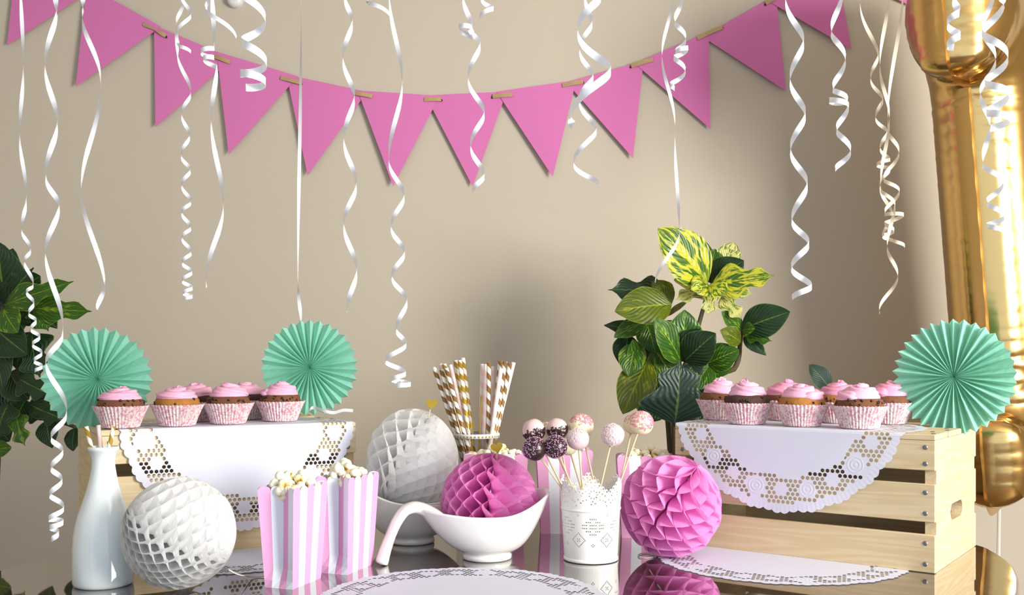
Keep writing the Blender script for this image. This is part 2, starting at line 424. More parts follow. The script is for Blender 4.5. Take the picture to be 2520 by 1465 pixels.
# ------------------------------------------------------------------ crates
CH = .234; ST = .010
class Crate:
    def __init__(s, corner, a, side, W, D):
        s.o = Vector((corner[0], corner[1])); s.W = W; s.D = D
        if side == 'R': s.u = Vector((-math.cos(a), math.sin(a))); s.v = Vector((math.sin(a), math.cos(a)))
        else: s.u = Vector((math.cos(a), math.sin(a))); s.v = Vector((-math.sin(a), math.cos(a)))
        s.side = side
    def pt(s, u, v, z=0):
        q = s.o+s.u*u+s.v*v; return Vector((q.x, q.y, TZ+z))
    def from_px(s, px, v):
        k = (px-CX)/F_PX
        # (o.x+u*ux+v*vx) = k (o.y+u*uy+v*vy)
        u = (k*(s.o.y+v*s.v.y)-s.o.x-v*s.v.x)/(s.u.x-k*s.u.y)
        return u
def build_crate(c, label):
    W, D = c.W, c.D
    # root at crate centre, x along the slats, y to the back
    ctr = c.pt(W/2, D/2); xdir = c.u if c.side == 'L' else -c.u
    rz = math.atan2(xdir.y, xdir.x)
    t = thing('wooden_crate', label, 'crate', ctr, rz, 'upturned pine crates')
    et = .018; inner = D-2*ST
    def nails(par, pts, horizontal):
        for (x, z) in pts:
            V, Fc = lathe([(0, .0012), (.0026, .001), (.0034, 0)], 10)
            if horizontal: link('nail', NAIL, par, (x, z, .0052), (0, 0, 0))
            else: link('nail', NAIL, par, (x, -.0052, z), (PI/2, 0, 0))
    for (z0, z1) in ((.0005, .0645), (.086, .150), (.173, .2235)):
        me = bevel_box('slat', W, ST, z1-z0, .0012, M['wood'])
        sl = link('slat', me, t, (0, -D/2+ST/2, (z0+z1)/2))
        h = (z1-z0)/2
        nails(sl, [(s*(W/2-.016), k*h*.55) for s in (-1, 1) for k in (-1, 1)], False)
        link('slat', me, t, (0, D/2-ST/2, (z0+z1)/2), (0, 0, PI))
    for (v0, v1) in ((0, .088), (.0975, .190), (.252, D)):
        me = bevel_box('top_board', W, v1-v0, ST, .0012, M['wood'])
        bd = link('top_board', me, t, (0, -D/2+(v0+v1)/2, CH-ST/2)); h = (v1-v0)/2
        nails(bd, [(s*(W/2-.014-.006*k), k*h*.5) for s in (-1, 1) for k in (-1, 1)], True)
    # end boards with a hand hole
    H = CH-ST-.0005; hw, hh = .045, .0145; hz = H*.40-H/2
    hole = [(hw*1-hh+hh*math.cos(a), hz+hh*math.sin(a)) for a in [(-PI/2+PI*i/8) for i in range(9)]] + [(-(hw-hh)+hh*math.cos(a), hz+hh*math.sin(a)) for a in [(PI/2+PI*i/8) for i in range(9)]]
    outer = [(-inner/2, -H/2), (inner/2, -H/2), (inner/2, H/2), (-inner/2, H/2)]
    v2, tr = cdt_plate(outer, [hole])
    V, Fc = extrude2(v2, tr, None, et, lambda x, y, s: (x, -et/2 if s == 0 else et/2, y))
    me = mesh('end_board', V, Fc, M['wood'])
    for s in (-1, 1):
        link('end_board', me, t, (s*(W/2-et/2-.0008), 0, H/2+.0003), (0, 0, PI/2))
    return t
V, Fc = lathe([(0, .0012), (.0030, .001), (.0042, 0)], 10); NAIL = mesh('nail', V, Fc, M['nail'])
CR = Crate((.7105, 1.7053), .6293, 'R', .4839, .3109)
CL = Crate((-.7300, 1.7990), .5189, 'L', .4800, .3109)
build_crate(CR, 'upturned pine crate on the right with nails and a hand hole in its end board')
build_crate(CL, 'upturned pine crate on the left behind the white carafe')

# ------------------------------------------------------------------ doilies
def doily_2d(R, seed, fold=None):
    rr = random.Random(seed)
    outer = []
    N = 84
    for i in range(N*4):
        a = 2*PI*i/(N*4); s = abs(math.sin(PI*(i % 4)/4))
        big = .008*math.cos(a*24)
        outer.append((R*(.972+.016*s+big)*math.cos(a), R*(.972+.016*s+big)*math.sin(a)))
    solids = []
    for k in range(12):
        a = 2*PI*(k+.5)/12; solids.append((.815*math.cos(a), .815*math.sin(a), .084 if k % 2 == 0 else .066))
        a2 = 2*PI*k/12; solids.append((.80*math.cos(a2)-.0*math.sin(a2), 0.80*math.sin(a2), .048))
    holes = []
    sp = .0385; r = sp*.425
    rows = int(2/(sp*.866))+2
    for j in range(-rows//2, rows//2+1):
        for i in range(-28, 29):
            x = (i+(.5 if j % 2 else 0))*sp; y = j*sp*.866
            d = math.hypot(x, y); a = math.atan2(y, x)
            wob = .012*math.sin(12*a)
            if d < .695+r+wob or d > .925-r: continue
            ok = True
            for (sx, sy, sr) in solids:
                dd = math.hypot(x-sx, y-sy)
                if dd < sr+r*.35: ok = False; break
            # curved plain bands that divide the lace
            ph = (a/(2*PI)*12) % 1
            
            if not ok: continue
            holes.append(ngon(x*R, y*R, r*R, 6, PI/6))
    # slots that hug the roses
    for (sx, sy, sr) in solids:
        m = 7 if sr > .07 else 5
        for q in range(m):
            a = 2*PI*q/m+sr*9; x = sx+(sr+.006)*math.cos(a); y = sy+(sr+.006)*math.sin(a)
            d = math.hypot(x, y)
            if not .72 < d < .905: continue
            hh = ngon(x*R, y*R, .011*R, 6, 0, .75, 1.4, a)
            hx = [p[0] for p in hh]
            if all(math.hypot(x*R-sum(p[0] for p in h)/6, y*R-sum(p[1] for p in h)/6) > .031*R for h in holes): holes.append(hh)
    return outer, holes
def doily_flat(name, ctr, R, label, seed, rot):
    outer, holes = doily_2d(R, seed)
    v2, tr = cdt_plate(outer, holes)
    V = [(p[0], p[1], 0) for p in v2]
    me = mesh(name, V, tr, M['doily'], False, uvs=[(p[0]/R, p[1]/R) for p in v2])
    return link(name, me, None, (ctr[0], ctr[1], TZ+.0012), (0, 0, rot), label=label, cat='doily', group='paper doilies')
def doily_draped(c, u0, v0, R, label, seed):
    outer, holes = doily_2d(R, seed)
    # 2-D frame: x along the crate front, y towards the back; fold at y = -v0
    ex = []
    rad = .003
    for k in range(5):
        y = -v0-rad*.2+(-k)*rad*PI/2/4; ex.append(((-R*1.1, y), (R*1.1, y)))
    for k in (-.5, -.25, .25, .5): pass
    pts = outer
    # clip: lines extend past the outline, their outside triangles are dropped with the rest
    v2, tr = cdt_plate(outer, holes, ex)
    sgn = 1 if c.side == 'L' else -1
    V = []
    for p in v2:
        x, y = p
        vv = y+v0; s = -vv
        if s <= rad*.2:
            vpos, z = vv, CH+.0012
        else:
            q = s-rad*.2; arc = rad*PI/2
            if q < arc:
                a = q/rad; vpos = -rad*.2-(rad+.0)*math.sin(a)+.0; z = CH+.0012-rad*(1-math.cos(a))
            else:
                d = q-arc
                vpos = -rad*1.2-.0006-d*.035-.10*d*d*(1+.5*math.sin(x*40)); z = CH+.0012-rad-d
        V.append(c.pt(u0+sgn*x, vpos, z))
    me = mesh('lace_doily', V, tr, M['doily'], False, uvs=[(p[0]/R, p[1]/R) for p in v2])
    return link('lace_doily', me, label=label, cat='doily', group='paper doilies')
doily_draped(CR, .265, .072, .232, 'white lace paper doily draped over the right crate under the cupcakes', 1)
doily_draped(CL, .253, .026, .228, 'white lace paper doily draped over the left crate under the cupcakes', 2)
doily_flat('lace_doily', (-.075, 1.535), .222, 'white lace paper doily lying flat at the front centre of the table', 3, .1)
doily_flat('lace_doily', (.485, 1.84), .224, 'white lace paper doily under the right crate on the dark table', 4, .2)
doily_flat('lace_doily', (-.53, 1.915), .224, 'white lace paper doily under the left crate beside the white honeycomb ball', 5, .3)

# ------------------------------------------------------------------ paper fans
def fan_mesh(R, n, A=.009, seed=0):
    rr = random.Random(seed); V = []; Fc = []
    rings = [.02, .10, .22, .40, .60, .80, .93, 1.0]
    N = 2*n; jit = [rr.uniform(-.12, .12)*2*PI/N for _ in range(N)]
    for f in rings:
        for i in range(N):
            ridge = i % 2 == 0; a = 2*PI*i/N+jit[i]*f
            rad = R*f
            if f == 1.0: rad = R*(1.0 if ridge else .925)
            elif f >= .93: rad = R*(.955 if ridge else .90)
            elif f >= .8: rad = R*(.82 if ridge else .79)
            amp = A*min(1, f*2.2+.12)*(1.0+.25*math.sin(i*1.7))
            V.append((rad*math.cos(a), (-amp if ridge else amp)+(.002 if f == .02 else 0), rad*math.sin(a)))
    for j in range(len(rings)-1):
        for i in range(N): Fc.append((j*N+i, j*N+(i+1) % N, (j+1)*N+(i+1) % N, (j+1)*N+i))
    V.append((0, .004, 0)); k = len(V)-1
    for i in range(N): Fc.append((k, (i+1) % N, i))
    return mesh('paper_fan', V, Fc, M['mint'])
def fan(px, py, D, rpx, n, yaw, label, seed, tilt=0):
    c = P(px, py, D)
    return link('paper_fan', fan_mesh(rpx*D/F_PX, n, seed=seed), None, c, (tilt, 0.03*seed, yaw), label=label, cat='decoration', group='mint pleated paper fans')
fan(240, 934, 1.93, 129, 30, .40, 'mint green pleated paper fan at the left end of the left crate', 1)
fan(762, 905, 2.17, 118, 31, .25, 'mint green pleated paper fan behind the cupcakes at the right end of the left crate', 2)
u = CR.from_px(2347, .221); q = CR.pt(u, .221)
fan(2347, 928, q.y, 143, 34, -.58, 'mint green pleated paper fan standing in the right crate beside the gold balloon', 3)

# ------------------------------------------------------------------ cupcakes
def wrapper_mesh():
    n = 44; V = []; Fc = []
    prof = [(.0, .0005), (.030, .0005), (.0315, .002), (.036, .015), (.0415, .028), (.047, .0385)]
    for k, (r, z) in enumerate(prof):
        for i in range(2*n):
            up = i % 2 == 0; amp = .026 if k > 1 else 0
            rr = r*(1+(amp if up else -amp)); zz = z+(.0014 if (k == len(prof)-1 and up) else 0)
            V.append((rr*math.cos(PI*i/n), rr*math.sin(PI*i/n), zz))
    N = 2*n
    for j in range(len(prof)-1):
        for i in range(N): Fc.append((j*N+i, j*N+(i+1) % N, (j+1)*N+(i+1) % N, (j+1)*N+i))
    return mesh('wrapper', V, Fc, M['wrapper'])
def cake_mesh(mat, seed):
    prof = [(.030, .004), (.0325, .018), (.0375, .031), (.040, .040), (.038, .048), (.031, .054), (.02, .057), (0.0005, .058)]
    V, Fc = lathe(prof, 40)
    V = [Vector(v) for v in V]
    for v in V:
        nz = noise.noise(Vector((v.x*60+seed*7, v.y*60, v.z*60))); v.x *= 1+.06*nz; v.y *= 1+.06*nz
    return mesh('cake', V, Fc, mat, True)
def frosting_mesh(seed, mat, tall=1.0, wide=1.0, rose=False):
    """piped swirl: a fluted rope wound in a flat spiral that climbs to the middle"""
    rr = random.Random(seed); g = G(); hand = 1 if seed % 2 else -1
    # solid core
    core, cf = lathe([(.020, .047), (.031, .048), (.034, .052), (.033, .056), (.026, .063), (.014, .068*1), (.0005, .0695)], 40)
    g.add([(x*wide, y*wide, .047+(z-.047)*tall) for x, y, z in core], cf)
    turns = 2.15; m = 150; n = 20; V = []; Fc = []
    ph0 = rr.uniform(0, 6.28)
    for k in range(m+1):
        t = k/m; a = hand*(t*turns*2*PI)+ph0
        rad = (.0262*(1-t)**.95+.0015)*wide*(1+.05*math.sin(a*2+seed)*(1-t))
        z = .0525+(.0195*t**.9)*tall+.0012*math.sin(a+seed)
        rs = (.0122-.0042*t)*(1 if t > .03 else .35+.65*t/.03)*(1 if t < .97 else max(.15, (1-t)/.03))
        c = Vector((rad*math.cos(a), rad*math.sin(a), z)); out = Vector((math.cos(a), math.sin(a), 0)); up = Vector((0, 0, 1))
        for i in range(n):
            b = 2*PI*i/n
            fl = 1+.20*(2*abs(math.cos(2.5*b+hand*t*turns*2*PI*1.3))**1.0-1.1)
            V.append(c+out*math.cos(b)*rs*fl*.95+up*math.sin(b)*rs*fl*.82*tall)
    for k in range(m):
        for i in range(n): Fc.append((k*n+i, k*n+(i+1) % n, (k+1)*n+(i+1) % n, (k+1)*n+i))
    Fc.append(tuple(range(n-1, -1, -1))); Fc.append(tuple(m*n+i for i in range(n)))
    g.add(V, Fc)
    return g.mesh('frosting', mat, True)
def chips_mesh(seed, cnt, arc=None):
    rr = random.Random(seed); g = G()
    base, bf = lathe([(0, .0026), (.0013, .0016), (.0024, 0.0003), (.0024, -.001), (0, -.0015)], 7)
    for _ in range(cnt):
        a = rr.uniform(0, 2*PI); z = rr.uniform(.041, .050); r = .0395-(z-.041)*.25
        m = Matrix.Translation((r*math.cos(a), r*math.sin(a), z)) @ Euler((0, PI/2-.5, a), 'XYZ').to_matrix().to_4x4() if False else Matrix.Translation((r*math.cos(a), r*math.sin(a), z)) @ Matrix.Rotation(a, 4, 'Z') @ Matrix.Rotation(rr.uniform(.6, 1.2), 4, 'Y')
        g.add([m @ (Vector(v)*rr.uniform(.8, 1.25)) for v in base], bf)
    return g.mesh('chocolate_chips', M['chip'], True)
WR = wrapper_mesh(); CK = {k: cake_mesh(M[k], i) for i, k in enumerate(('cake_gold', 'cake_brown', 'cake_dark'))}
FR = [frosting_mesh(i, M['frosting'], t, w_) for i, (t, w_) in enumerate(((1, 1), (.8, 1.05), (1.12, .96), (.92, 1.02)))]
FRD = [frosting_mesh(i+10, M['frosting_deep'], 1, 1) for i in range(2)]
CP = [chips_mesh(i, c) for i, c in enumerate((16, 30, 9))]
def cupcake(p, sc, cake, fr, cp, rz, label, group):
    t = thing('cupcake', label, 'cupcake', p, rz, group); t.scale = (sc, sc, sc)
    link('wrapper', WR, t); link('cake', CK[cake], t); link('frosting', fr, t)
    link('chocolate_chips', CP[cp], t, kind='stuff')
def dz(): return Vector((0, 0, .0016))
GL = 'cupcakes on the left crate'; GR = 'cupcakes on the right crate'
for px, D, cake, fr, cp, rz, lb in (
        (297, 1.855, 'cake_brown', FR[1], 1, .3, 'leftmost cupcake on the left crate, brown cake studded with chips'),
        (436, 1.905, 'cake_gold', FR[1], 2, 1.3, 'golden cupcake with flat pink frosting, second from left on the left crate'),
        (480, 2.03, 'cake_dark', FR[3], 0, 2.3, 'dark cupcake half hidden behind the golden one on the left crate'),
        (562, 1.965, 'cake_brown', FR[0], 1, 3.3, 'cupcake with slanting pink frosting in the middle of the left crate front row'),
        (607, 2.10, 'cake_dark', FR[3], 0, 4.3, 'cupcake hidden behind the two right-hand cupcakes of the left crate'),
        (690, 2.045, 'cake_brown', FR[0], 0, 5.2, 'rightmost cupcake on the left crate in front of the mint fan')):
    p = P(px, 900, D); p.z = TZ+CH+.0016
    cupcake(p, 1.03, cake, fr, cp, rz, lb, GL)
for px, v, cake, fr, cp, rz, lb in (
        (1773, .150, 'cake_brown', FR[2], 0, .5, 'leftmost cupcake at the back of the right crate beside the plant'),
        (1838, .050, 'cake_dark', FR[2], 1, 2.1, 'front left cupcake with dark cake and rosette frosting on the right crate'),
        (1934, .205, 'cake_brown', FRD[0], 0, 1.2, 'deep pink cupcake behind the two front left ones on the right crate'),
        (1973, .055, 'cake_gold', FR[3], 2, 3.0, 'golden cupcake in the middle of the front row on the right crate'),
        (2064, .190, 'cake_gold', FRD[1], 0, 4.0, 'deep pink cupcake with golden cake in the back row between the two front right ones'),
        (2115, .058, 'cake_brown', FR[0], 1, 5.4, 'front right cupcake with tall swirled frosting on the right crate'),
        (2186, .225, 'cake_brown', FRD[0], 2, .9, 'rightmost cupcake in the back row touching the mint fan on the right crate')):
    p = CR.pt(CR.from_px(px, v), v, CH+.0016)
    cupcake(p, 1.06, cake, fr, cp, rz, lb, GR)

# ------------------------------------------------------------------ straws
def straw_mesh(L, mat, r=.0048):
    V, Fc = lathe([(r*.86, .002), (r*.86, L), (r, L), (r, 0), (r*.86, 0.0)], 14); return mesh('paper_straw', V, Fc, M[mat], True)
def put_straw(a, b, mat, label, group, r=.0048):
    """a = foot, b = top"""
    d = b-a; o = link('paper_straw', straw_mesh(d.length, mat, r), None, a, label=label, cat='straw', group=group)
    o.rotation_euler = d.to_track_quat('Z', 'Y').to_euler(); return o

# carafe with three straws
D = 1.63; X = (257.5-CX)/F_PX*D-.002; k = D/F_PX
prof_px = [(0, 0), (64, 0), (69, 3), (71.5, 10), (72, 30), (72, 95), (70, 125), (66, 150), (60, 175), (51, 200), (43, 225), (36, 250), (31, 272), (27.5, 295), (27, 308), (29, 322), (33, 332), (36, 336), (37, 340), (36, 345), (33, 345), (29, 335), (24, 315), (24, 290), (30, 262), (44, 215), (60, 165), (67, 120), (68, 30), (60, 8), (0, 6)]
V, Fc = lathe([(r*k, z*k*.985) for r, z in prof_px], 72)
link('carafe', mesh('carafe', V, Fc, M['carafe'], True), None, (X, D, TZ), label='tall milk-white glass carafe holding three straws, at the left front', cat='carafe')
for px, py, rx, dy, m, lb in ((212, 1050, 227, -.004, 'straw_gold', 'gold striped straw leaning left in the white carafe'), (242, 1047, 249, .010, 'straw_pink', 'pale pink straw in the middle of the white carafe'), (280, 1049, 267, .002, 'straw_gold', 'gold striped straw leaning right in the white carafe')):
    b = P(px, py, D+dy*1.3); r_ = P(rx, 1110, D+dy); d = b-r_; a = r_-d*((r_.z-(TZ+.02))/d.z)
    put_straw(a, b, m, lb, 'straws in the carafe', .0034)

# glass tumbler of straws
GD = 2.195; gx = (1171-CX)/F_PX*GD; gh = CAMZ-(1066-CY)/F_PX*GD-TZ; gr = 57*GD/F_PX
t = thing('glass_tumbler', 'tall clear tumbler with a patterned rim full of paper straws', 'glass', (gx, GD, TZ))
V, Fc = lathe([(0, 0), (gr*.78, 0), (gr*.8, .004), (gr, gh), (gr-.002, gh), (gr*.8-.002, .010), (0, .009)], 56); link('glass_body', mesh('glass_body', V, Fc, M['glass'], True), t)
V, Fc = lathe([(gr+.0006, gh-.009), (gr+.0012, gh-.0085), (gr+.0014, gh-.001), (gr+.0008, gh+.0004), (gr-.001, gh)], 56); link('rim_band', mesh('rim_band', V, Fc, M['bag_white'], True), t, label='white band around the glass rim')
g = G()
for i in range(40):
    a = 2*PI*i/40; r = gr+.0022; da = .052
    g.add([(r*math.cos(a-da), r*math.sin(a-da), gh-.0075), (r*math.cos(a+da), r*math.sin(a+da), gh-.0075), (r*math.cos(a), r*math.sin(a), gh-.0025)], [(0, 1, 2)])
link('rim_triangles', g.mesh('rim_triangles', M['gold_glitter']), t, kind='stuff')
straws = [(1068, 904, 1119, -.012, 'b'), (1084, 896, 1122, .014, 'p'), (1086, 910, 1128, -.022, 'b'), (1093, 896, 1132, .004, 'g'), (1098, 906, 1146, -.032, 'b'), (1108, 898, 1148, .02, 'p'),
          (1121, 887, 1143, .028, 'g'), (1131, 887, 1152, .012, 'g'), (1139, 881, 1160, .034, 'g'), (1187, 896, 1184, .030, 'p'), (1196, 896, 1191, .012, 'p'), (1203, 893, 1202, -.014, 'b'),
          (1211, 902, 1206, .022, 'p'), (1231, 889, 1213, .006, 'b'), (1233, 907, 1211, -.026, 'p'), (1243, 890, 1218, -.012, 'b'), (1255, 895, 1223, .004, 'b'), (1264, 892, 1222, .020, 'p')]
where = {1068: 'leftmost straw in the tumbler, brown and white striped', 1084: 'pale pink straw second from left in the tumbler', 1086: 'brown striped straw just right of the leftmost one in the tumbler',
         1093: 'gold striped straw behind the left brown ones in the tumbler', 1098: 'brown striped straw in front of the left bundle in the tumbler', 1108: 'pale pink straw right of the brown ones in the left bundle',
         1121: 'left one of the three tall gold striped straws in the tumbler', 1131: 'middle one of the three tall gold striped straws in the tumbler', 1139: 'tallest gold striped straw in the tumbler',
         1187: 'pale pink straw at the left of the right bundle in the tumbler', 1196: 'pale pink straw just left of the upright brown striped one', 1203: 'upright brown striped straw in the tumbler',
         1211: 'pale pink straw just right of the upright brown striped one', 1231: 'brown striped straw at the left of the right-leaning bundle', 1233: 'short pale pink straw in front of the right-leaning bundle',
         1243: 'brown striped straw in the middle of the right-leaning bundle', 1255: 'brown striped straw at the right of the right-leaning bundle', 1264: 'rightmost straw in the tumbler, pale pink'}
for px, py, rx, dy, ty in straws:
    b = P(px, py, GD+dy); r_ = P(rx, 1062, GD+dy*.9); d = (b-r_)
    s = (r_.z-(TZ+.014))/d.z; a = r_-d*s
    off = Vector((a.x-gx, a.y-GD)); 
    if off.length > gr*.8-.009: off *= (gr*.8-.009)/off.length
    a.x = gx+off.x; a.y = GD+off.y
    put_straw(a, b, {'b': 'straw_brown', 'p': 'straw_pink', 'g': 'straw_gold'}[ty], where[px], 'straws in the tumbler')
for px, py, lb in ((1184, 975, 'thin gold skewer among the straws in the tumbler'), (1164, 1035, 'short thin gold skewer low in the middle of the tumbler')):
    V, Fc = tube([P(px-8, 1180, GD-.01), P(px, py, GD-.005)], .0016, 6); link('skewer', mesh('skewer', V, Fc, M['gold_glitter'], True), label=lb, cat='skewer', group='thin skewers in the tumbler')

# ------------------------------------------------------------------ honeycomb balls
def honey_mesh(R, mat, N=26, rows=7, warp=.25, ph0=0, seed=0, sq=1.0, bend=.2):
    rr = random.Random(seed); V = []; Fc = []
    nz = int(rows*8); NR = 6
    for i in range(N):
        k0 = len(V)
        for j in range(nz+1):
            s = -1+2*j/nz
            lat = s*PI/2*.985; z = R*math.sin(lat); rad = R*math.cos(lat)
            w_ = (z/R*rows+.25) % 2; tri = 1-2*abs(w_-1); tri = max(-1, min(1, tri*1.2))
            ang = (i+.48*(1 if i % 2 == 0 else -1)*tri)*2*PI/N
            ang = ang+warp*math.sin(ang+ph0)+.02*math.sin(3*ang+seed)
            for q in range(NR+1):
                f = .12+.88*q/NR
                an = ang+bend*(f**2)*(.9+.25*math.sin(2*ang+seed))
                rj = rad*f*(1-(.012*math.sin(9*ang+z*90) if q == NR else 0))
                V.append((rj*math.cos(an), rj*math.sin(an), z*sq))
        for j in range(nz):
            for q in range(NR):
                a = k0+j*(NR+1)+q; Fc.append((a, a+1, a+NR+2, a+NR+1))
    return mesh('honeycomb_ball', V, Fc, mat)
def ball(px, py, D, R, axis, mat, label, N, rows, warp, ph0, spin, seed, zs=1.0, dzc=0, bend=.2):
    c = P(px, py, D); c.z += dzc
    ax = Vector(axis).normalized()
    me = honey_mesh(R, mat, N, rows, warp, ph0, seed, 1.0, bend)
    rot = ax.to_track_quat('Z', 'Y').to_matrix().to_4x4() @ Matrix.Rotation(spin, 4, 'Z')
    S = Matrix.Diagonal((1, 1, zs, 1)); me.transform(S @ rot)
    t = thing('honeycomb_ball', label, 'decoration', c, 0, 'tissue honeycomb balls')
    link('tissue_body', me, t)
    return t, c
b1, c1 = ball(441, 1312, 1.592, .0868, (-.84, -.22, .50), M['white_tissue'], 'white tissue honeycomb ball on the table beside the white carafe', 38, 7, .12, 2.4, .3, 1, bend=1.0)
b2, c2 = ball(1205, 1236, 1.86, .0895, (.12, .30, .95), M['pink_tissue'], 'pink tissue honeycomb ball sitting in the front scoop bowl', 24, 5.5, .25, 2.2, .1, 2, bend=.28)
b3, c3 = ball(1651, 1246, 1.853, .0915, (.45, -.38, .80), M['pink_tissue'], 'pink tissue honeycomb ball on the table beside the right crate', 24, 6, .42, 4.4, .6, 3, zs=1.02, bend=.15)
b4, c4 = ball(1015, 1132, 2.005, .0905, (.55, .30, .80), M['white_tissue'], 'white tissue honeycomb ball in the rear scoop bowl behind the popcorn', 26, 5.5, .3, 1.0, .2, 4, zs=1.12, bend=.6)
# strings of the balls
V, Fc = tube(catmull([P(563, 1403, 1.58), P(585, 1414, 1.60), T(620, 1420, TZ+.003), T(662, 1417, TZ+.003), T(690, 1414, TZ+.003)], 6), .0011, 6)
m_ = mesh('hanging_string', V, Fc, M['string'], True); o = link('hanging_string', m_, b1); m_.transform(Matrix.Translation(-c1))
lp = [T(1590+20*math.cos(a), 1368+6*math.sin(a), TZ+.0015) for a in [2*PI*i/16 for i in range(17)]]
V, Fc = tube(lp, .0009, 6); m_ = mesh('hanging_string', V, Fc, M['string'], True); o = link('hanging_string', m_, b3); m_.transform(Matrix.Translation(-c3))
# gold hearts on picks
def heart(px, py, D, size, rot, foot, label):
    c = P(px, py, D); t = thing('heart_pick', label, 'pick', c, 0, 'gold heart picks')
    pts = []
    for i in range(40):
        a = 2*PI*i/40; x = 16*math.sin(a)**3; y = 13*math.cos(a)-5*math.cos(2*a)-2*math.cos(3*a)-math.cos(4*a)
        pts.append((x/34*size, (y+1)/34*size))
    V = [(x*math.cos(rot)-y*math.sin(rot), s, x*math.sin(rot)+y*math.cos(rot)) for s in (-.0006, .0006) for x, y in pts]
    Fc = [tuple(range(40)), tuple(range(79, 39, -1))]+[(i, i+40, (i+1) % 40+40, (i+1) % 40) for i in range(40)]
    link('heart', mesh('heart', V, Fc, M['gold_glitter']), t, label='gold glitter heart')
    V, Fc = tube([Vector(foot)-c, Vector((0, .0014, 0))], .0013, 6); link('pick_stick', mesh('pick_stick', V, Fc, M['stick'], True), t)
heart(1062, 995, 2.0, .024, -.12, P(1050, 1045, 2.0), 'gold glitter heart pick stuck in the rear white honeycomb ball')
heart(1223, 1103, 1.84, .024, .22, P(1222, 1150, 1.85), 'gold glitter heart pick stuck in the pink honeycomb ball in the bowl')

# ------------------------------------------------------------------ scoop bowls
def bowl_mesh():
    n = 72; zf = .014; V = []; Fc = []
    def zr(a):
        c = math.cos(a)
        return .085+.035*max(0, c)**2.2+.010*max(0, -c)**4
    def Rr(a):
        c, s = math.cos(a), math.sin(a)
        ax = .116 if c > 0 else .100
        return 1/math.sqrt((c/ax)**2+(s/.088)**2)+.028*max(0, -c)**5
    prof = [('f', 0, 0), ('f', .040, 0), ('f', .0445, .002), ('f', .0445, .008), ('f', .041, .013)]
    rows = []
    for _, r, z in prof: rows.append([(r*math.cos(2*PI*i/n), r*math.sin(2*PI*i/n), z) for i in range(n)])
    for t in (.03, .1, .2, .32, .45, .58, .7, .8, .88, .94, .98, 1.0):
        row = []
        for i in range(n):
            a = 2*PI*i/n; z = zf+(zr(a)-zf)*t; r = .042+(Rr(a)-.042)*t**(.62-.13*max(0, math.cos(a)))
            row.append((r*math.cos(a), r*math.sin(a), z))
        rows.append(row)
    row = []
    for dr, dz_ in ((-.001, .0018), (-.003, .0022), (-.005, .0012)):
        rows.append([((Rr(2*PI*i/n)+dr)*math.cos(2*PI*i/n), (Rr(2*PI*i/n)+dr)*math.sin(2*PI*i/n), zr(2*PI*i/n)+dz_) for i in range(n)])
    for t in (.97, .9, .8, .65, .5, .35, .2, .1, .03):
        row = []
        for i in range(n):
            a = 2*PI*i/n; z = zf+.004+(zr(a)-zf-.004)*t; r = .036+(Rr(a)-.006-.036)*t**(.62-.13*max(0, math.cos(a)))
            row.append((r*math.cos(a), r*math.sin(a), z))
        rows.append(row)
    rows.append([(.01*math.cos(2*PI*i/n), .01*math.sin(2*PI*i/n), zf+.003) for i in range(n)])
    for r in rows: V += r
    for j in range(len(rows)-1):
        for i in range(n): Fc.append((j*n+i, j*n+(i+1) % n, (j+1)*n+(i+1) % n, (j+1)*n+i))
    k = (len(rows)-1)*n; Fc.append(tuple(k+i for i in range(n)))
    return mesh('bowl_body', V, Fc, M['porcelain'], True)
def handle_mesh():
    path = catmull([(-.074, 0, .062), (-.086, 0, .073), (-.101, 0, .0845), (-.117, 0, .0935), (-.131, 0, .0975), (-.142, 0, .0965), (-.153, 0, .0905), (-.166, 0, .072), (-.176, 0, .050), (-.185, 0, .026), (-.192, 0, .003)], 5)
    m = len(path); V = []; Fc = []; n = 16
    for k, p in enumerate(path):
        s = k/(m-1); t = (path[min(k+1, m-1)]-path[max(k-1, 0)]).normalized()
        nrm = Vector((0, 1, 0)).cross(t).normalized()
        wd = .0165+.004*s+.009*math.exp(-((s-.22)/.14)**2)-.004*math.exp(-(s/.08)**2); th = .0060*(1-s)**1.5+.0078+.0035*max(0, s-.8)/.2
        for i in range(n):
            a = 2*PI*i/n; c, q = math.cos(a), math.sin(a)
            c = abs(c)**.8*(1 if c > 0 else -1); q = abs(q)**.8*(1 if q > 0 else -1)
            v = p+Vector((0, 1, 0))*wd*c+nrm*th*q
            if v.z < 0: v.z = 0
            V.append(v)
    for k in range(m-1):
        for i in range(n): Fc.append((k*n+i, k*n+(i+1) % n, (k+1)*n+(i+1) % n, (k+1)*n+i))
    Fc.append(tuple((m-1)*n+i for i in range(n))); Fc.append(tuple(range(n-1, -1, -1)))
    return mesh('bowl_handle', V, Fc, M['porcelain'], True)
BB, BH = bowl_mesh(), handle_mesh()
fb = thing('scoop_bowl', 'white porcelain scoop bowl with a long curved handle at the front centre', 'bowl', (-.045, 1.84, TZ), .28, 'scoop bowls')
link('bowl_body', BB, fb); link('bowl_handle', BH, fb)
rb = dup(fb, (-.197, 2.0, TZ), (0, 0, PI+.05), 'white porcelain scoop bowl standing behind the front one', 'scoop bowls')

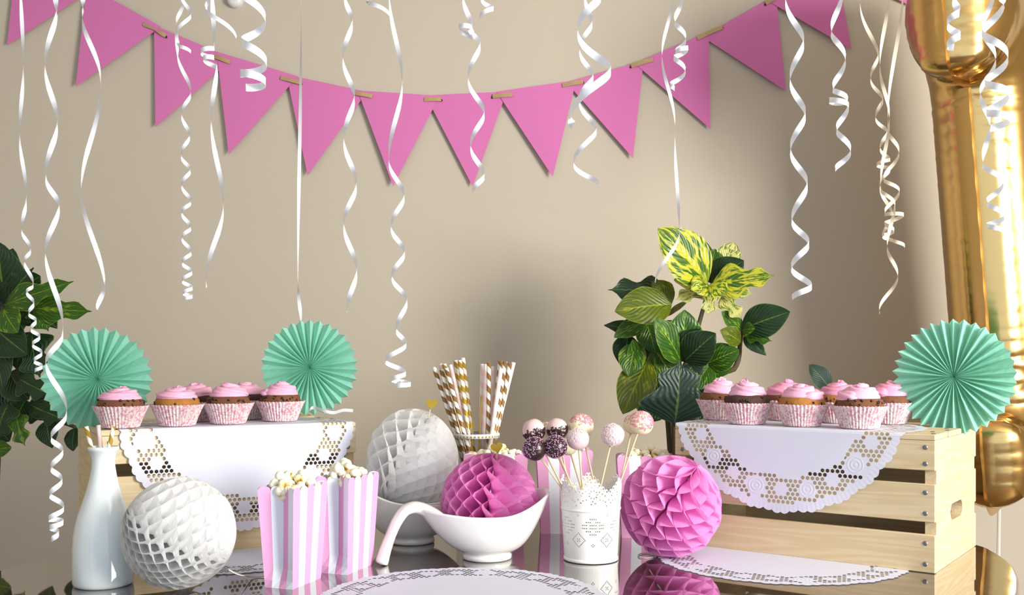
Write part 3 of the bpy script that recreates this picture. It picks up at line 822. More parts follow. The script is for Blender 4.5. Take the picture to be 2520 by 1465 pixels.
# ------------------------------------------------------------------ pierced metal pot with cake pops
BX, BD = .142, 1.83
def bucket():
    t = thing('pierced_pot', 'white pierced metal pot with a scalloped lace rim holding cake pops', 'pot', (BX, BD, TZ), .0)
    hv, hp = .126, .149; rb_, rt = .0475, .0558; circ = 2*PI
    def rad(z): return rb_+(rt-rb_)*min(1, z/.14)
    K = .052
    NP = 6
    def top(a):     # a in radians, height of the scalloped rim
        ph = (a/(2*PI)*NP) % 1; tt = abs(2*ph-1)
        return hv+(hp-hv)*(tt**1.1)
    outer = []
    M1 = NP*8
    lo = [(-PI*K+i*(2*PI*K)/60, .006) for i in range(61)]
    outer += lo
    up = []
    for i in range(M1*5+1):
        f = i/(M1*5); a = PI-f*2*PI
        sc_ = .0042*abs(math.sin(f*M1*PI))**.8
        up.append((a*K, top(a)+sc_))
    outer += up
    holes = []
    def ok(x, y, r):
        if y > .131 and y > top(x/K)-r*1.3: return False
        if abs(y-.094) < r+.003: return False
        if abs(x) > PI*K-r-.0005: return False
        return all((x-h[0])**2+(y-h[1])**2 > (r*1.15+h[2]+.0005)**2 for h in hs)
    hs = []
    def hole(x, y, r, sx=1, sy=1, rot=0):
        x = (x+PI*K) % (2*PI*K)-PI*K
        if ok(x, y, r*max(sx, sy)):
            hs.append((x, y, r*max(sx, sy))); holes.append(ngon(x, y, r*1.25, 6, 0, sx, sy, rot))
    P6 = 2*PI*K/NP
    for i in range(M1):      # one hole in each rim loop
        f = (i+.5)/M1; a = PI-f*2*PI; x = a*K
        y = top(a)-.0002
        hs.append((x, y, .0021)); holes.append(ngon(x, y, .0019, 8))
    for i in range(NP):
        cx_ = -PI*K+(i)*P6-0*P6
        cx0 = (i*P6)-PI*K
        # upper flower bursts
        for (ox, oy, n1, r1) in ((0, .1235, 9, .0068), (P6/2, .1085, 9, .0058), (0, .1080, 7, .0036)):
            for q in range(n1):
                a = 2*PI*q/n1; hole(cx0+ox+r1*math.cos(a), oy+r1*math.sin(a), .0010, 1.7, .8, a)
        for q in range(-4, 5):
            hole(cx0+q*.0052, .1345-abs(q)*.0033, .0010, 1, 1.6, .5*(1 if q < 0 else -1)); hole(cx0+q*.0052+.0026, .1400-abs(q)*.0036, .0009)
            hole(cx0+q*.0058, .1185-abs(q)*.002, .0009, 1.5, .8, q)
        # lower diamonds
        big = True
        for (ox, oy, hw, hh, st) in ((0, .0665, .0215, .0190, .0034),) if True else ():
            sc_ = 1.0 if big else .62
            oy2 = oy if big else oy-.004
            for jx in range(-7, 8):
                for jy in range(-7, 8):
                    x = jx*st+(st/2 if jy % 2 else 0); y = jy*st*.8
                    m = abs(x)/(hw*sc_)+abs(y)/(hh*sc_)
                    if m <= 1.02 and not (.50 < m < .60): hole(cx0+ox+x, oy2+y, .00098, 1.35, .8, math.atan2(y, x)+.4)
        for jx in range(-3, 4):
            for jy in range(-3, 4):
                x = (jx+jy)*.0021; y = (jx-jy)*.0021
                if abs(jx)+abs(jy) <= 6 and (abs(jx) == 3 or abs(jy) == 3 or (jx == 0 and jy == 0) or abs(jx)+abs(jy) == 1): hole(cx0+P6/2+x, .0425+y, .00095)
        for (dx, dy) in ((.0022, 0), (-.0022, 0), (0, .0022), (0, -.0022)):
            hole(cx0+dx, .0335+dy, .0009); hole(cx0+P6/2+dx*.9, .0865+dy*.9, .0007)
    v2, tr = cdt_plate(outer, holes, [((x, .002), (x, .16)) for x in [(-PI*K)+2*PI*K*i/60 for i in range(1, 60)]])
    def f3(x, y, s):
        a = x/K-PI/2; r = rad(y)+(0 if s == 0 else -.0008); return (r*math.cos(a), r*math.sin(a), y)
    V, Fc = extrude2(v2, tr, None, .001, f3)
    link('pot_wall', mesh('pot_wall', V, Fc, M['metal_white']), t)
    V, Fc = lathe([(0, .002), (rb_-.001, .002), (rb_+.0004, .0005), (rb_+.0016, .002), (rb_+.0014, .006), (rb_-.0002, .0075), (rb_-.001, .004), (0, .004)], 64); link('pot_base', mesh('pot_base', V, Fc, M['metal_white'], True), t)
    r = rad(.094); V, Fc = lathe([(r+.0001, .0915), (r+.0012, .0925), (r+.0016, .094), (r+.0012, .0955), (r+.0001, .0965)], 64); link('pot_band', mesh('pot_band', V, Fc, M['metal_white'], True), t)
bucket()
def ico(sub, r=1):
    bm = bmesh.new(); bmesh.ops.create_icosphere(bm, subdivisions=sub, radius=r)
    V = [v.co.copy() for v in bm.verts]; Fc = [tuple(v.index for v in f.verts) for f in bm.faces]; bm.free(); return V, Fc
IC3 = ico(3); IC2 = ico(2); IC1 = ico(1)
def cakepop(px, py, rpx, D, sx, sy, coat, spr, zone, label, seed, dS=0):
    r = rpx*D/F_PX; c = P(px, py, D); rr = random.Random(seed)
    t = thing('cake_pop', label, 'cake pop', c, 0, 'cake pops in the pierced pot')
    V = []
    for v in IC3[0]:
        nzv = noise.noise(v*1.6+Vector((seed*3, 0, 0))); V.append(v*r*(1+.05*nzv))
    link('candy_ball', mesh('candy_ball', V, IC3[1], M[coat], True), t)
    # stick
    p2 = P(sx, sy, BD+dS); d = (p2-c).normalized()
    L = (c.z-(TZ+.03))/-d.z
    end = c+d*L; off = Vector((end.x-BX, end.y-BD))
    if off.length > .038: off *= .038/off.length
    end = Vector((BX+off.x, BD+off.y, end.z))
    # keep the part above the pot on the line c -> p2
    V, Fc = tube([d*r*.8, p2-c, (end-c)], .0017, 8); link('stick', mesh('stick', V, Fc, M['stick'], True), t)
    if spr:
        g = G(); axis, lo, hi, cnt, size = zone; axis = Vector(axis).normalized(); k = 0
        base, bf = (boxVF(-.8, .8, -.45, .45, -.4, .4))
        tries = 0
        while k < cnt and tries < cnt*30:
            tries += 1
            v = Vector((rr.gauss(0, 1), rr.gauss(0, 1), rr.gauss(0, 1))).normalized()
            dd = v.dot(axis)+.25*noise.noise(v*3+Vector((seed, 0, 0)))
            if dd < lo or dd > hi: continue
            k += 1
            q = v.to_track_quat('Z', 'Y').to_matrix().to_4x4() @ Matrix.Rotation(rr.uniform(0, PI), 4, 'Z')
            m = Matrix.Translation(v*r*1.01) @ q; s = size*rr.uniform(.75, 1.25)
            g.add([m @ (Vector(b)*s) for b in base], bf)
        link('sprinkles', g.mesh('sprinkles', M[spr]), t, kind='stuff')
cakepop(1313, 1059, 28, 1.835, 1376, 1182, 'pink_choc', 'chip', ((.35, -.2, -1), .10, 2, 330, .0021), 'pale pink cake pop with dark flakes underneath, leftmost of the back ones', 1, -.01)
cakepop(1345, 1066, 27, 1.885, 1410, 1200, 'cream_choc', 'pink_sprinkle', ((0, 0, 1), .5, 2, 90, .0011), 'cream cake pop half hidden between the two flaked pink ones', 2, .02)
cakepop(1371, 1055, 26, 1.855, 1400, 1197, 'pink_choc', 'chip', ((.3, -.2, -1), -.05, 2, 360, .0021), 'pale pink cake pop with dark flakes, right of the leftmost flaked one', 3, -.005)
cakepop(1315, 1105, 30, 1.775, 1374, 1190, 'dark_choc', 'lilac_sprinkle', ((-.7, -.4, .6), .1, 2, 230, .0010), 'dark chocolate cake pop, leftmost one, sprinkled on its left side', 4, -.02)
cakepop(1367, 1100, 29, 1.78, 1414, 1213, 'dark_choc', 'lilac_sprinkle', ((-.2, -1, .2), -.5, 2, 420, .0010), 'dark chocolate cake pop covered all over with lilac sprinkles', 5, -.03)
cakepop(1398, 1096, 25, 1.87, 1430, 1200, 'cream_choc', None, None, 'cream cake pop hidden behind the dark sprinkled one', 6, .01)
cakepop(1430, 1050, 31, 1.86, 1460, 1182, 'cream_choc', 'pink_sprinkle', ((.1, -.2, 1), .42, 2, 330, .0013), 'cream cake pop with pink sugar cap standing above the plain pink one', 7, .03)
cakepop(1422, 1081, 28, 1.79, 1434, 1203, 'pink_choc', 'white_sprinkle', ((-.3, -.6, .9), .45, 2, 260, .0008), 'smooth pale pink cake pop in front of the cream one with a pink cap', 8, -.02)
cakepop(1508, 1071, 29, 1.815, 1477, 1203, 'pink_choc', 'white_sprinkle', ((-.7, -.6, .1), .0, 2, 380, .0010), 'pink cake pop with white sugar crystals standing alone on the right', 9, -.02)
cakepop(1557, 1045, 24, 1.865, 1528, 1182, 'cream_choc', 'pink_sprinkle', ((-.1, -.2, 1), .45, 2, 160, .0012), 'left one of the joined pair of cream cake pops with pink sugar', 10, -.005)
cakepop(1578, 1042, 30, 1.845, 1531, 1174, 'cream_choc', 'pink_sprinkle', ((.1, -.6, .8), .15, 2, 420, .0013), 'right one of the joined pair of cream cake pops with pink sugar', 11, -.02)

# ------------------------------------------------------------------ popcorn boxes
def popbox(F, xd, w_, d_, h_, label, flare=(.010, .012), nst=5):
    xd = Vector((xd[0], xd[1])).normalized(); rz = math.atan2(xd.y, xd.x)
    g = G()
    levels = [0, .012, .03, .05, .08, .11, .135, h_]
    def per(t, z):
        fx, fy = flare[0]*t, flare[1]*t
        gg = min(1, z/.03)*(.013+.012*t); 
        return [(-fx, -fy*.6), (w_+fx, -fy*.6), (w_+fx-gg, d_/2), (w_+fx, d_+fy*.6), (-fx, d_+fy*.6), (-fx+gg, d_/2)]
    segs = [(0, 1, nst, 0), (1, 2, 2, 1), (2, 3, 2, 1), (3, 4, nst, 0), (4, 5, 2, 0), (5, 0, 2, 0)]
    for (a, b, n_, st0) in segs:
        for s in range(n_):
            V = []; Fc = []
            for z in levels:
                pr = per(z/h_, z); A, B = Vector(pr[a]), Vector(pr[b])
                for f in (s/n_, (s+1)/n_):
                    q = A+(B-A)*f; V.append((q.x, q.y, z))
            for k in range(len(levels)-1): Fc.append((2*k, 2*k+1, 2*k+3, 2*k+2))
            k = len(V)-2; L, R_ = Vector(V[k]), Vector(V[k+1]); wd = (R_-L).length
            ring = [k, k+1]
            for i in range(1, 8):
                an = PI*i/8; q = (L+R_)/2+(R_-L)/2*math.cos(an)+Vector((0, 0, .0085*math.sin(an)**.7)); V.append(q); ring.append(len(V)-1)
            Fc.append(tuple(ring))
            g.add(V, Fc, (s+st0) % 2)
    pr = per(0, 0); g.add([(x, y, .0005) for x, y in pr], [(0, 1, 2, 3, 4, 5)], 1)
    o = link('popcorn_box', g.mesh('popcorn_box', mats=[M['bag_pink'], M['bag_white']]), None, (F[0], F[1], TZ), (0, 0, rz), label=label, cat='popcorn box', group='pink and white striped popcorn boxes')
    return o, rz
def kernel_mesh(seed):
    rr = random.Random(seed); g = G(); n = rr.choice([4, 5, 6])
    for i in range(n):
        d = Vector((rr.gauss(0, 1), rr.gauss(0, 1), rr.gauss(0, .8))).normalized()
        s = rr.uniform(.0042, .0062); c = d*.0048
        V = [c+Vector((v.x*s*(1+.15*noise.noise(v*2+Vector((i, seed, 0)))), v.y*s, v.z*s*.9)) for v in IC2[0]]
        g.add(V, IC2[1])
    return g.mesh('popcorn_kernel', M['popcorn'], True)
KM = [kernel_mesh(i) for i in range(8)]
def fill(F, rz, w_, d_, h_, n, label, group, seed, over=.02):
    rr = random.Random(seed); pts = []; tries = 0
    while len(pts) < n and tries < 4000:
        tries += 1
        fx, fy = rr.random(), rr.random()
        x = .008+(w_-.016)*fx; y = .008+(d_-.012)*fy
        if (x < .012 or x > w_-.012) and abs(y-d_/2) < .010: continue
        dome = 1-(2*fx-1)**2*.7
        z = h_-.008+rr.random()*(over*1.25)*dome*(1-.4*(2*fy-1)**2)+.004
        if all((x-p[0])**2+(y-p[1])**2+(z-p[2])**2 > .0148**2 for p in pts): pts.append((x, y, z))
    zs = sorted(p[2] for p in pts); zm = zs[len(zs)//2]
    for x, y, z in pts:
        c, s = math.cos(rz), math.sin(rz); fx = x/w_
        # along the box front: towards the viewer's left or right
        side = ('left' if fx < .36 else 'right' if fx > .64 else 'middle')
        lb = '%s kernel at %s %s of the popcorn %s' % ('upper' if z > zm else 'lower', 'front' if y < d_/2 else 'back', side, label)
        o = link('popcorn', rr.choice(KM), None, (F[0]+c*x-s*y, F[1]+s*x+c*y, TZ+z), (rr.uniform(0, 6), rr.uniform(0, 6), rr.uniform(0, 6)), label=lb, cat='popcorn', group=group)
        q = rr.uniform(1.15, 1.6); o.scale = (q, q, q)
A_ = T(720, 1452); B_ = T(855, 1416)
for F, xd, w_, d_, h_, n, lb, pl, pg, sd in (
        (A_, (.0288, .084), .089, .050, .152, 34, 'striped popcorn box in front beside the white honeycomb ball', 'in the front left box', 'popcorn in the front left box', 1),
        (B_, (.0325, .096), .094, .048, .155, 38, 'striped popcorn box right of the front one, next to the bowl handle', 'in the box by the bowl handle', 'popcorn in the second front box', 2),
        (Vector((-.088, 2.055, TZ)), (1, .0), .110, .052, .160, 30, 'striped popcorn box behind the pink ball in the bowl', 'in the box behind the bowl', 'popcorn in the box behind the bowl', 3),
        (Vector(((1332-CX)/F_PX*2.09, 2.09, TZ)), (1, .02), .096, .05, .166, 22, 'striped popcorn box behind the cake pops', 'in the box behind the cake pops', 'popcorn in the box behind the pot', 4),
        (Vector(((1530-CX)/F_PX*2.05, 2.045, TZ)), (1, -.05), .098, .05, .158, 28, 'striped popcorn box between the pierced pot and the right crate', 'in the box by the right crate', 'popcorn in the box beside the right crate', 5)):
    o, rz = popbox(F, xd, w_, d_, h_, lb)
    fill(F, rz, w_, d_, h_, n, pl, pg, sd, .024 if sd < 3 else .018)

# ------------------------------------------------------------------ bunting
def bunting():
    t = thing('pennant_bunting', 'string of pink card pennants tied with tan ribbon across the wall', 'bunting')
    Y = WY-.012
    flags = [((40, -95), (215, -18), (18, 112)), ((213, -37), (396, 66), (188, 214)), ((379, 62), (572, 144), (384, 314)), ((533, 127), (733, 188), (563, 381)), ((705, 184), (903, 226), (758, 433)), ((880, 223), (1082, 236), (968, 459)),
             ((1047, 235), (1247, 226), (1163, 459)), ((1222, 226), (1418, 198), (1360, 436)), ((1394, 203), (1584, 150), (1557, 390)), ((1562, 156), (1744, 79), (1748, 318)), ((1728, 90), (1910, -12), (1933, 225)),
             ((1886, 0), (2058, -85), (2094, 123)), ((2042, -75), (2200, -190), (2239, 14))]
    for i, f in enumerate(flags):
        y = Y-(.0022 if i % 2 else 0)
        pts = [P(a, b, y) for a, b in f]
        # subdivide so that the card bends a little
        V = []; Fc = []; n = 6
        for r in range(n+1):
            for c in range(r+1):
                fr = r/n; q = pts[2]+(pts[0]-pts[2])*fr*(1-(c/r if r else 0))+(pts[1]-pts[2])*fr*(c/r if r else 0)
                if r == 0: q = pts[2].copy()
                q.y = y-.006*(1-fr)*(.4+.6*math.sin(i*2.1)**2)-.0025*math.sin(PI*(c/r if r else 0))*fr
                V.append(q)
        def id_(r, c): return r*(r+1)//2+c
        for r in range(n):
            for c in range(r+1):
                Fc.append((id_(r, c), id_(r+1, c), id_(r+1, c+1)))
                if c < r: Fc.append((id_(r, c), id_(r+1, c+1), id_(r, c+1)))
        k = len(V); V2 = V+[v+Vector((0, .0007, 0)) for v in V]; F2 = Fc+[tuple(j+k for j in reversed(q)) for q in Fc]
        link('pennant', mesh('pennant', V2, F2, M['pennant']), t)
    ties = [(352, 58, 408, 88, .6), (529, 139, 566, 153, .1), (690, 191, 741, 204, .1), (873, 229, 916, 237, .1), (1044, 245, 1086, 244, .1), (1212, 237, 1261, 233, .1), (1384, 210, 1435, 201, .1), (1553, 162, 1607, 146, .1), (1716, 94, 1778, 66, .1), (1884, 8, 1940, -24, .1)]
    for (x0, y0, x1, y1, tw) in ties:
        a, b = P(x0, y0, Y-.006), P(x1, y1, Y-.006); d = (b-a); up = Vector((0, 1, 0)).cross(d).normalized()
        if up.z < 0: up = -up
        V = []; Fc = []; n = 8
        for i in range(n+1):
            s = i/n; c = a+d*s; hw = .0058*(1-.75*math.exp(-((s-.5)/.22)**2)*(1 if tw > .3 else 0))
            yy = -.0032*math.sin(PI*s)
            V += [c+up*hw+Vector((0, yy, 0)), c-up*hw+Vector((0, yy, 0))]
        for i in range(n): Fc.append((2*i, 2*i+1, 2*i+3, 2*i+2))
        k = len(V); V2 = V+[v+Vector((0, .0012, 0)) for v in V]; F2 = Fc+[tuple(j+k for j in reversed(q)) for q in Fc]
        link('ribbon_tie', mesh('ribbon_tie', V2, F2, M['burlap']), t)
        for e in (a, b):
            V, Fc = lathe([(0, 0), (.0036, 0), (.0036, .001)], 12); link('punched_hole', mesh('punched_hole', V, Fc, M['hole']), t, e+Vector((0, .0028, -.003)), (PI/2, 0, 0))
bunting()

# ------------------------------------------------------------------ curling ribbons
def ribbon(pts, D, wid, label, mat='ribbon', hand=1, top=True):
    V = []; Fc = []; prev = None
    pts = list(pts); C = []; NN = []
    if top:
        x0, y0 = pts[0]
        zt = ZC-.002; ytop = CY-(zt-CAMZ)*F_PX/D
        c = P(x0, y0, D)
        m = 10
        for i in range(m):
            f = i/m; C.append(Vector((c.x, c.y, zt+(c.z-zt)*f))); NN.append(Vector((1 if (len(pts) > 1 and pts[0][0] > pts[1][0]) else -1, 0, 0)))
    for k in range(len(pts)-1):
        (xa, ya), (xb, yb) = pts[k], pts[k+1]
        sg = 1 if xa > xb else -1; amp = abs(xb-xa)/2*D/F_PX; L = math.hypot(xb-xa, yb-ya)
        n = max(6, min(18, int(L/7)))
        last = k == len(pts)-2
        for i in range(n+(1 if last else 0)):
            s = i/n; a = P(xa+(xb-xa)*(1-math.cos(PI*s))/2, ya+(yb-ya)*s, D)
            par = 1 if (k % 2 == 0) else -1
            a.y += hand*par*min(amp, .02)*math.sin(PI*s); C.append(a)
            NN.append(Vector((sg*math.cos(PI*s), hand*par*math.sin(PI*s), 0)))
    for i in range(len(C)):
        t = (C[min(i+1, len(C)-1)]-C[max(i-1, 0)]).normalized(); w_ = t.cross(NN[i])
        if w_.length < 1e-4: w_ = prev or Vector((0, 1, 0))
        w_.normalize()
        if prev is not None and w_.dot(prev) < 0: w_ = -w_
        prev = w_.copy(); hw = wid/2
        V += [C[i]+w_*hw, C[i]-w_*hw]
    for i in range(len(C)-1): Fc.append((2*i, 2*i+1, 2*i+3, 2*i+2))
    return link('curling_ribbon', mesh('curling_ribbon', V, Fc, M[mat], True), None, label=label, cat='ribbon', group='curling ribbons hanging from above')
RW = .0068
ribbon([(51, -20), (57, 190), (49, 352), (64, 502), (54, 573), (75, 620), (60, 649), (81, 706), (65, 721), (83, 750), (71, 775), (89, 792), (76, 813), (98, 832), (80, 851), (103, 872), (84, 891), (104, 904), (86, 915)], 1.75, .0062, 'leftmost hanging ribbon, thin, curling tightly in front of the left plant')
ribbon([(133, -30), (139, 37), (112, 180), (140, 318), (114, 447), (145, 517), (113, 641), (153, 832), (114, 904), (162, 1028), (127, 1084), (154, 1116), (126, 1156), (152, 1187), (123, 1221), (156, 1255), (121, 1279), (155, 1287), (123, 1299), (144, 1315), (127, 1331)], 1.36, RW, 'longest hanging ribbon, ending in tight curls left of the white carafe')
ribbon([(204, -20), (204, 26), (246, 178), (202, 435), (257, 691), (238, 761)], 1.5, RW, 'long gently waving ribbon hanging above the left mint fan')
ribbon([(453, -10), (434, 52), (437, 138), (469, 235), (447, 287), (467, 338), (446, 387), (469, 422), (447, 460), (470, 500), (447, 527), (470, 563), (447, 588), (471, 624), (448, 649), (473, 672), (448, 693), (474, 710), (450, 723), (474, 730), (452, 738)], 1.8, .0066, 'tightly spiralling ribbon hanging over the second cupcake')
ribbon([(443, -15), (470, 40), (434, 95), (440, 114), (470, 128)], 1.7, .0062, 'short ribbon end curling over the third pennant from left')
ribbon([(522, -20), (527, 120), (494, 130), (527, 142), (500, 145), (534, 166), (520, 310), (549, 523), (508, 708)], 1.45, RW, 'ribbon with one small loop hanging at the third and fourth pennants')
ribbon([(514, -15), (507, 23), (582, 92)], 1.45, .006, 'short ribbon tail next to the looped ribbon, left of the thick curl')
ribbon([(585, -25), (653, 43), (595, 100), (656, 152), (592, 181), (654, 201), (605, 215)], .92, RW, 'thick bright ribbon with wide curls beside the wall hook', hand=-1)
ribbon([(741, -20), (733, 690), (741, 795)], 2.42, .0085, 'straight flat ribbon hanging down behind the second mint fan')
ribbon([(848, -10), (867, 56), (844, 147), (872, 243), (846, 347), (877, 459), (846, 557), (878, 670), (854, 769)], 1.4, RW, 'wavy ribbon crossing the fifth pennant, ending above the second mint fan')
ribbon([(905, 2), (906, 6), (962, 43)], 1.5, .006, 'tiny ribbon tail at the top edge left of the long central ribbon')
ribbon([(958, -10), (990, 210), (957, 400), (995, 485), (962, 561), (996, 624), (964, 683), (1002, 742), (975, 813), (1000, 849), (948, 890), (999, 920), (963, 935), (1011, 946), (970, 950), (986, 942)], 1.5, RW, 'long central ribbon ending in a loose coil above the white honeycomb ball')
ribbon([(1139, -10), (1162, 70), (1129, 66), (1166, 92), (1150, 58), (1182, 108), (1152, 193), (1192, 279), (1158, 360), (1192, 433), (1162, 475)], 1.4, RW, 'ribbon with a knot-like loop hanging over the middle pennant')
ribbon([(1183, -5), (1215, 21), (1180, 44)], 1.5, RW, 'short hooked ribbon end right of the looped central ribbon')
ribbon([(1478, -12), (1421, 72), (1503, 170), (1404, 288), (1408, 314)], .92, RW, 'thick ribbon with wide waves over the tan tie right of the centre', hand=-1)
ribbon([(1439, -12), (1457, 56), (1426, 120), (1460, 187), (1425, 245), (1468, 318), (1411, 400), (1474, 452)], 1.45, RW, 'narrower ribbon twisting behind the thick one right of the centre')
ribbon([(1655, -10), (1629, 144), (1661, 321), (1672, 568), (1612, 696)], 1.85, .0064, 'thin nearly straight ribbon reaching down to the variegated plant')
ribbon([(1679, -5), (1660, 56), (1688, 98), (1662, 130), (1694, 118), (1658, 142), (1687, 177), (1649, 210), (1660, 221)], 1.5, .0068, 'short looping ribbon beside the thin straight one')
ribbon([(1934, -15), (1977, 95), (1945, 187), (1981, 275), (1946, 360), (1986, 446), (1949, 535), (1990, 594), (1948, 654), (1997, 703), (1949, 732)], 1.2, RW, 'long bright wavy ribbon right of the variegated plant')
ribbon([(2073, -15), (2046, 85), (2080, 154), (2050, 223), (2086, 250), (2041, 246), (2088, 264), (2059, 324), (2093, 377), (2056, 421)], 1.3, RW, 'ribbon with one open ring below the last large pennant')
ribbon([(2118, -10), (2161, 131), (2143, 186), (2172, 240), (2155, 284), (2183, 322), (2166, 360), (2190, 393), (2158, 404), (2190, 412), (2166, 448), (2196, 525), (2172, 579), (2196, 592), (2226, 609)], 2.15, .0075, 'left ribbon of the tangled cream cluster beside the gold balloon', 'ribbon_cream')
ribbon([(2188, -10), (2166, 180), (2188, 306), (2168, 470), (2202, 510), (2184, 617), (2209, 688), (2165, 773)], 2.1, .0075, 'lowest hanging ribbon of the cream cluster beside the gold balloon', 'ribbon_cream')
ribbon([(2222, -10), (2186, 328), (2212, 382), (2176, 445), (2213, 475), (2178, 528), (2223, 530), (2178, 552), (2200, 570), (2176, 580)], 2.12, .0078, 'right ribbon of the cream cluster, crumpled at its end', 'ribbon_cream')
ribbon([(2348, -15), (2359, 30), (2332, 52), (2362, 85), (2331, 110), (2348, 116)], 1.1, .0075, 'short thick ribbon end over the top of the gold balloon')
ribbon([(2445, -10), (2418, 82), (2449, 158), (2413, 240), (2435, 322), (2419, 410), (2467, 459), (2430, 503), (2470, 538), (2430, 557), (2470, 573)], 1.35, RW, 'longer ribbon hanging in front of the gold balloon')
ribbon([(2464, -12), (2469, 16), (2420, 87), (2478, 153), (2426, 208), (2481, 240), (2430, 279), (2483, 298), (2437, 317)], 1.0, .007, 'thick ribbon with tight lower curls in front of the gold balloon', hand=-1)
# small ribbon tail lying on the left crate by the fan
pth = [P(757, 1022, 2.12), P(764, 1007, 2.12), P(775, 1004, 2.12), P(800, 1012, 2.10), P(822, 1016, 2.10), P(845, 1010, 2.10), P(869, 1011, 2.10)]
cp = catmull(pth, 5); V = []; Fc = []
for i, p in enumerate(cp): V += [p+Vector((0, 0, .0032)), p-Vector((0, .002, .0032))]
for i in range(len(cp)-1): Fc.append((2*i, 2*i+1, 2*i+3, 2*i+2))
link('ribbon_tail', mesh('ribbon_tail', V, Fc, M['ribbon'], True), label='small white ribbon tail lying on the left crate under the mint fan', cat='ribbon')

# ------------------------------------------------------------------ gold number balloon
def balloon():
    R = 0.03
    raw = [(-.17, 1.745, .05), (.0, 1.745, .015), (.0, .985, .015), (-.14, .985, .05), (-.14, .775, .06), (.54, .775, .06), (.54, .985, .05), (.40, .985, .03), (.40, 2.08, .08), (.02, 2.10, .06), (-.17, 1.98, .05)]  # unseen right side of the stem made wider to broaden its wall shadow
    pts = []
    n = len(raw)
    for i in range(n):
        p0, p1, p2 = Vector(raw[i-1][:2]), Vector(raw[i][:2]), Vector(raw[(i+1) % n][:2]); r = raw[i][2]
        a = p1+(p0-p1).normalized()*r; b = p1+(p2-p1).normalized()*r
        for k in range(6):
            t = k/5; pts.append((1-t)**2*a+2*t*(1-t)*p1+t*t*b)
    # resample at 9 mm
    out = []; L = 0; 
    m = len(pts); acc = 0; step = .009
    for i in range(m):
        a, b = pts[i], pts[(i+1) % m]; d = (b-a).length
        if d < 1e-6: continue
        while acc < d: out.append(a+(b-a)*(acc/d)); acc += step
        acc -= d
    if (out[-1]-out[0]).length < .004: out.pop()
    import numpy as np
    B = np.array([(p.x, p.y) for p in out]); N = len(B)
    tang = np.roll(B, -1, 0)-np.roll(B, 1, 0); tang /= np.linalg.norm(tang, axis=1)[:, None]
    area_ = .5*np.sum(B[:, 0]*np.roll(B[:, 1], -1)-np.roll(B[:, 0], -1)*B[:, 1]); s = 1 if area_ > 0 else -1
    inn = np.stack([-tang[:, 1], tang[:, 0]], 1)*s
    def inside(q):
        x, y = q[:, 0:1], q[:, 1:2]; x1, y1 = B[:, 0][None], B[:, 1][None]; x2, y2 = np.roll(B[:, 0], -1)[None], np.roll(B[:, 1], -1)[None]
        c = ((y1 > y) != (y2 > y)) & (x < (x2-x1)*(y-y1)/(y2-y1+1e-12)+x1); return c.sum(1) % 2 == 1
    cand = []
    for o in (.0025, .007, .014):
        q = B+inn*o; d = np.sqrt(((q[:, None]-B[None])**2).sum(2)).min(1); cand.append(q[(d > o*.93) & inside(q)])
    gx_, gy_ = np.meshgrid(np.arange(-.2, .58, .011), np.arange(.75, 2.12, .011)); q = np.stack([gx_.ravel(), gy_.ravel()], 1)
    q = q[inside(q)]; d = np.sqrt(((q[:, None]-B[None])**2).sum(2)).min(1); cand.append(q[d > .021])
    E = np.concatenate(cand)
    v2, tr = cdt_plate([tuple(p) for p in B], [], (), [tuple(p) for p in E])
    Q = np.array([(p[0], p[1]) for p in v2]); dd = np.sqrt(((Q[:, None]-B[None])**2).sum(2)); dist = dd.min(1); idx = dd.argmin(1)
    dist[dist < 1e-4] = 0
    # smooth the inner distance
    nb = [[] for _ in Q]
    for t in tr:
        for i in range(3): nb[t[i]].append(t[(i+1) % 3])
    hgt = np.minimum(dist/.17, 1); hgt = .125*np.sqrt(1-(1-hgt)**2)
    for _ in range(14):
        h2 = hgt.copy()
        for i in range(len(Q)):
            if dist[i] > .03 and nb[i]: h2[i] = .5*hgt[i]+.5*np.mean(hgt[nb[i]])
        hgt = h2
    sarc = idx*step
    wr = (np.sin(sarc*2*PI/.021)+.8*np.sin(sarc*2*PI/.034+1.3)+.6*np.sin(sarc*2*PI/.013+.7))
    # puckers gather where the outline turns inwards
    corner = np.zeros(len(Q))
    for cc in ((0, 1.745), (0, .985), (.40, .985)):
        corner += np.exp(-(((Q-np.array(cc))**2).sum(1))/.11**2)
    wr = wr*(.0008+.0055*np.minimum(corner, 1))*np.exp(-dist/.10)*(dist > 0)
    hgt = hgt+wr
    K = len(Q)
    fr = [(Q[i, 0], -hgt[i], Q[i, 1]) for i in range(K)]; bk = [(Q[i, 0], hgt[i], Q[i, 1]) for i in range(K)]
    V = fr+bk; Fc = [tuple(t) for t in tr]+[tuple(j+K for j in reversed(t)) for t in tr]
    body = mesh('foil_body', V, Fc, M['gold'], True)
    V = []; Fc = []
    for i in range(N):
        o_ = B[i]-inn[i]*.017; V += [(B[i][0], -.002, B[i][1]), (o_[0], .0006*math.sin(i*.7), o_[1])]
    for i in range(N): j = (i+1) % N; Fc.append((2*i, 2*i+1, 2*j+1, 2*j))
    seam = mesh('seam', V, Fc, M['gold'], True)
    t = thing('foil_balloon', 'large gold foil number one balloon standing at the right edge', 'balloon', (1.075, 2.34, 0), math.radians(52))
    t.rotation_euler = Euler((0, 0, math.radians(52)))
    rotm = Matrix.Rotation(math.radians(-2.6), 4, 'Y')
    piv = Matrix.Translation((0, 0, 1.5)) @ Matrix.Rotation(math.radians(-3.2), 4, 'Y') @ Matrix.Translation((0, 0, -1.5))
    body.transform(piv); seam.transform(piv)
    yaw = Matrix.Rotation(math.radians(52), 4, 'Z'); lean = Matrix.Translation((0, 0, 1.56)) @ Matrix.Rotation(math.radians(-3.6), 4, 'Y') @ Matrix.Translation((-.006, 0, -1.56))
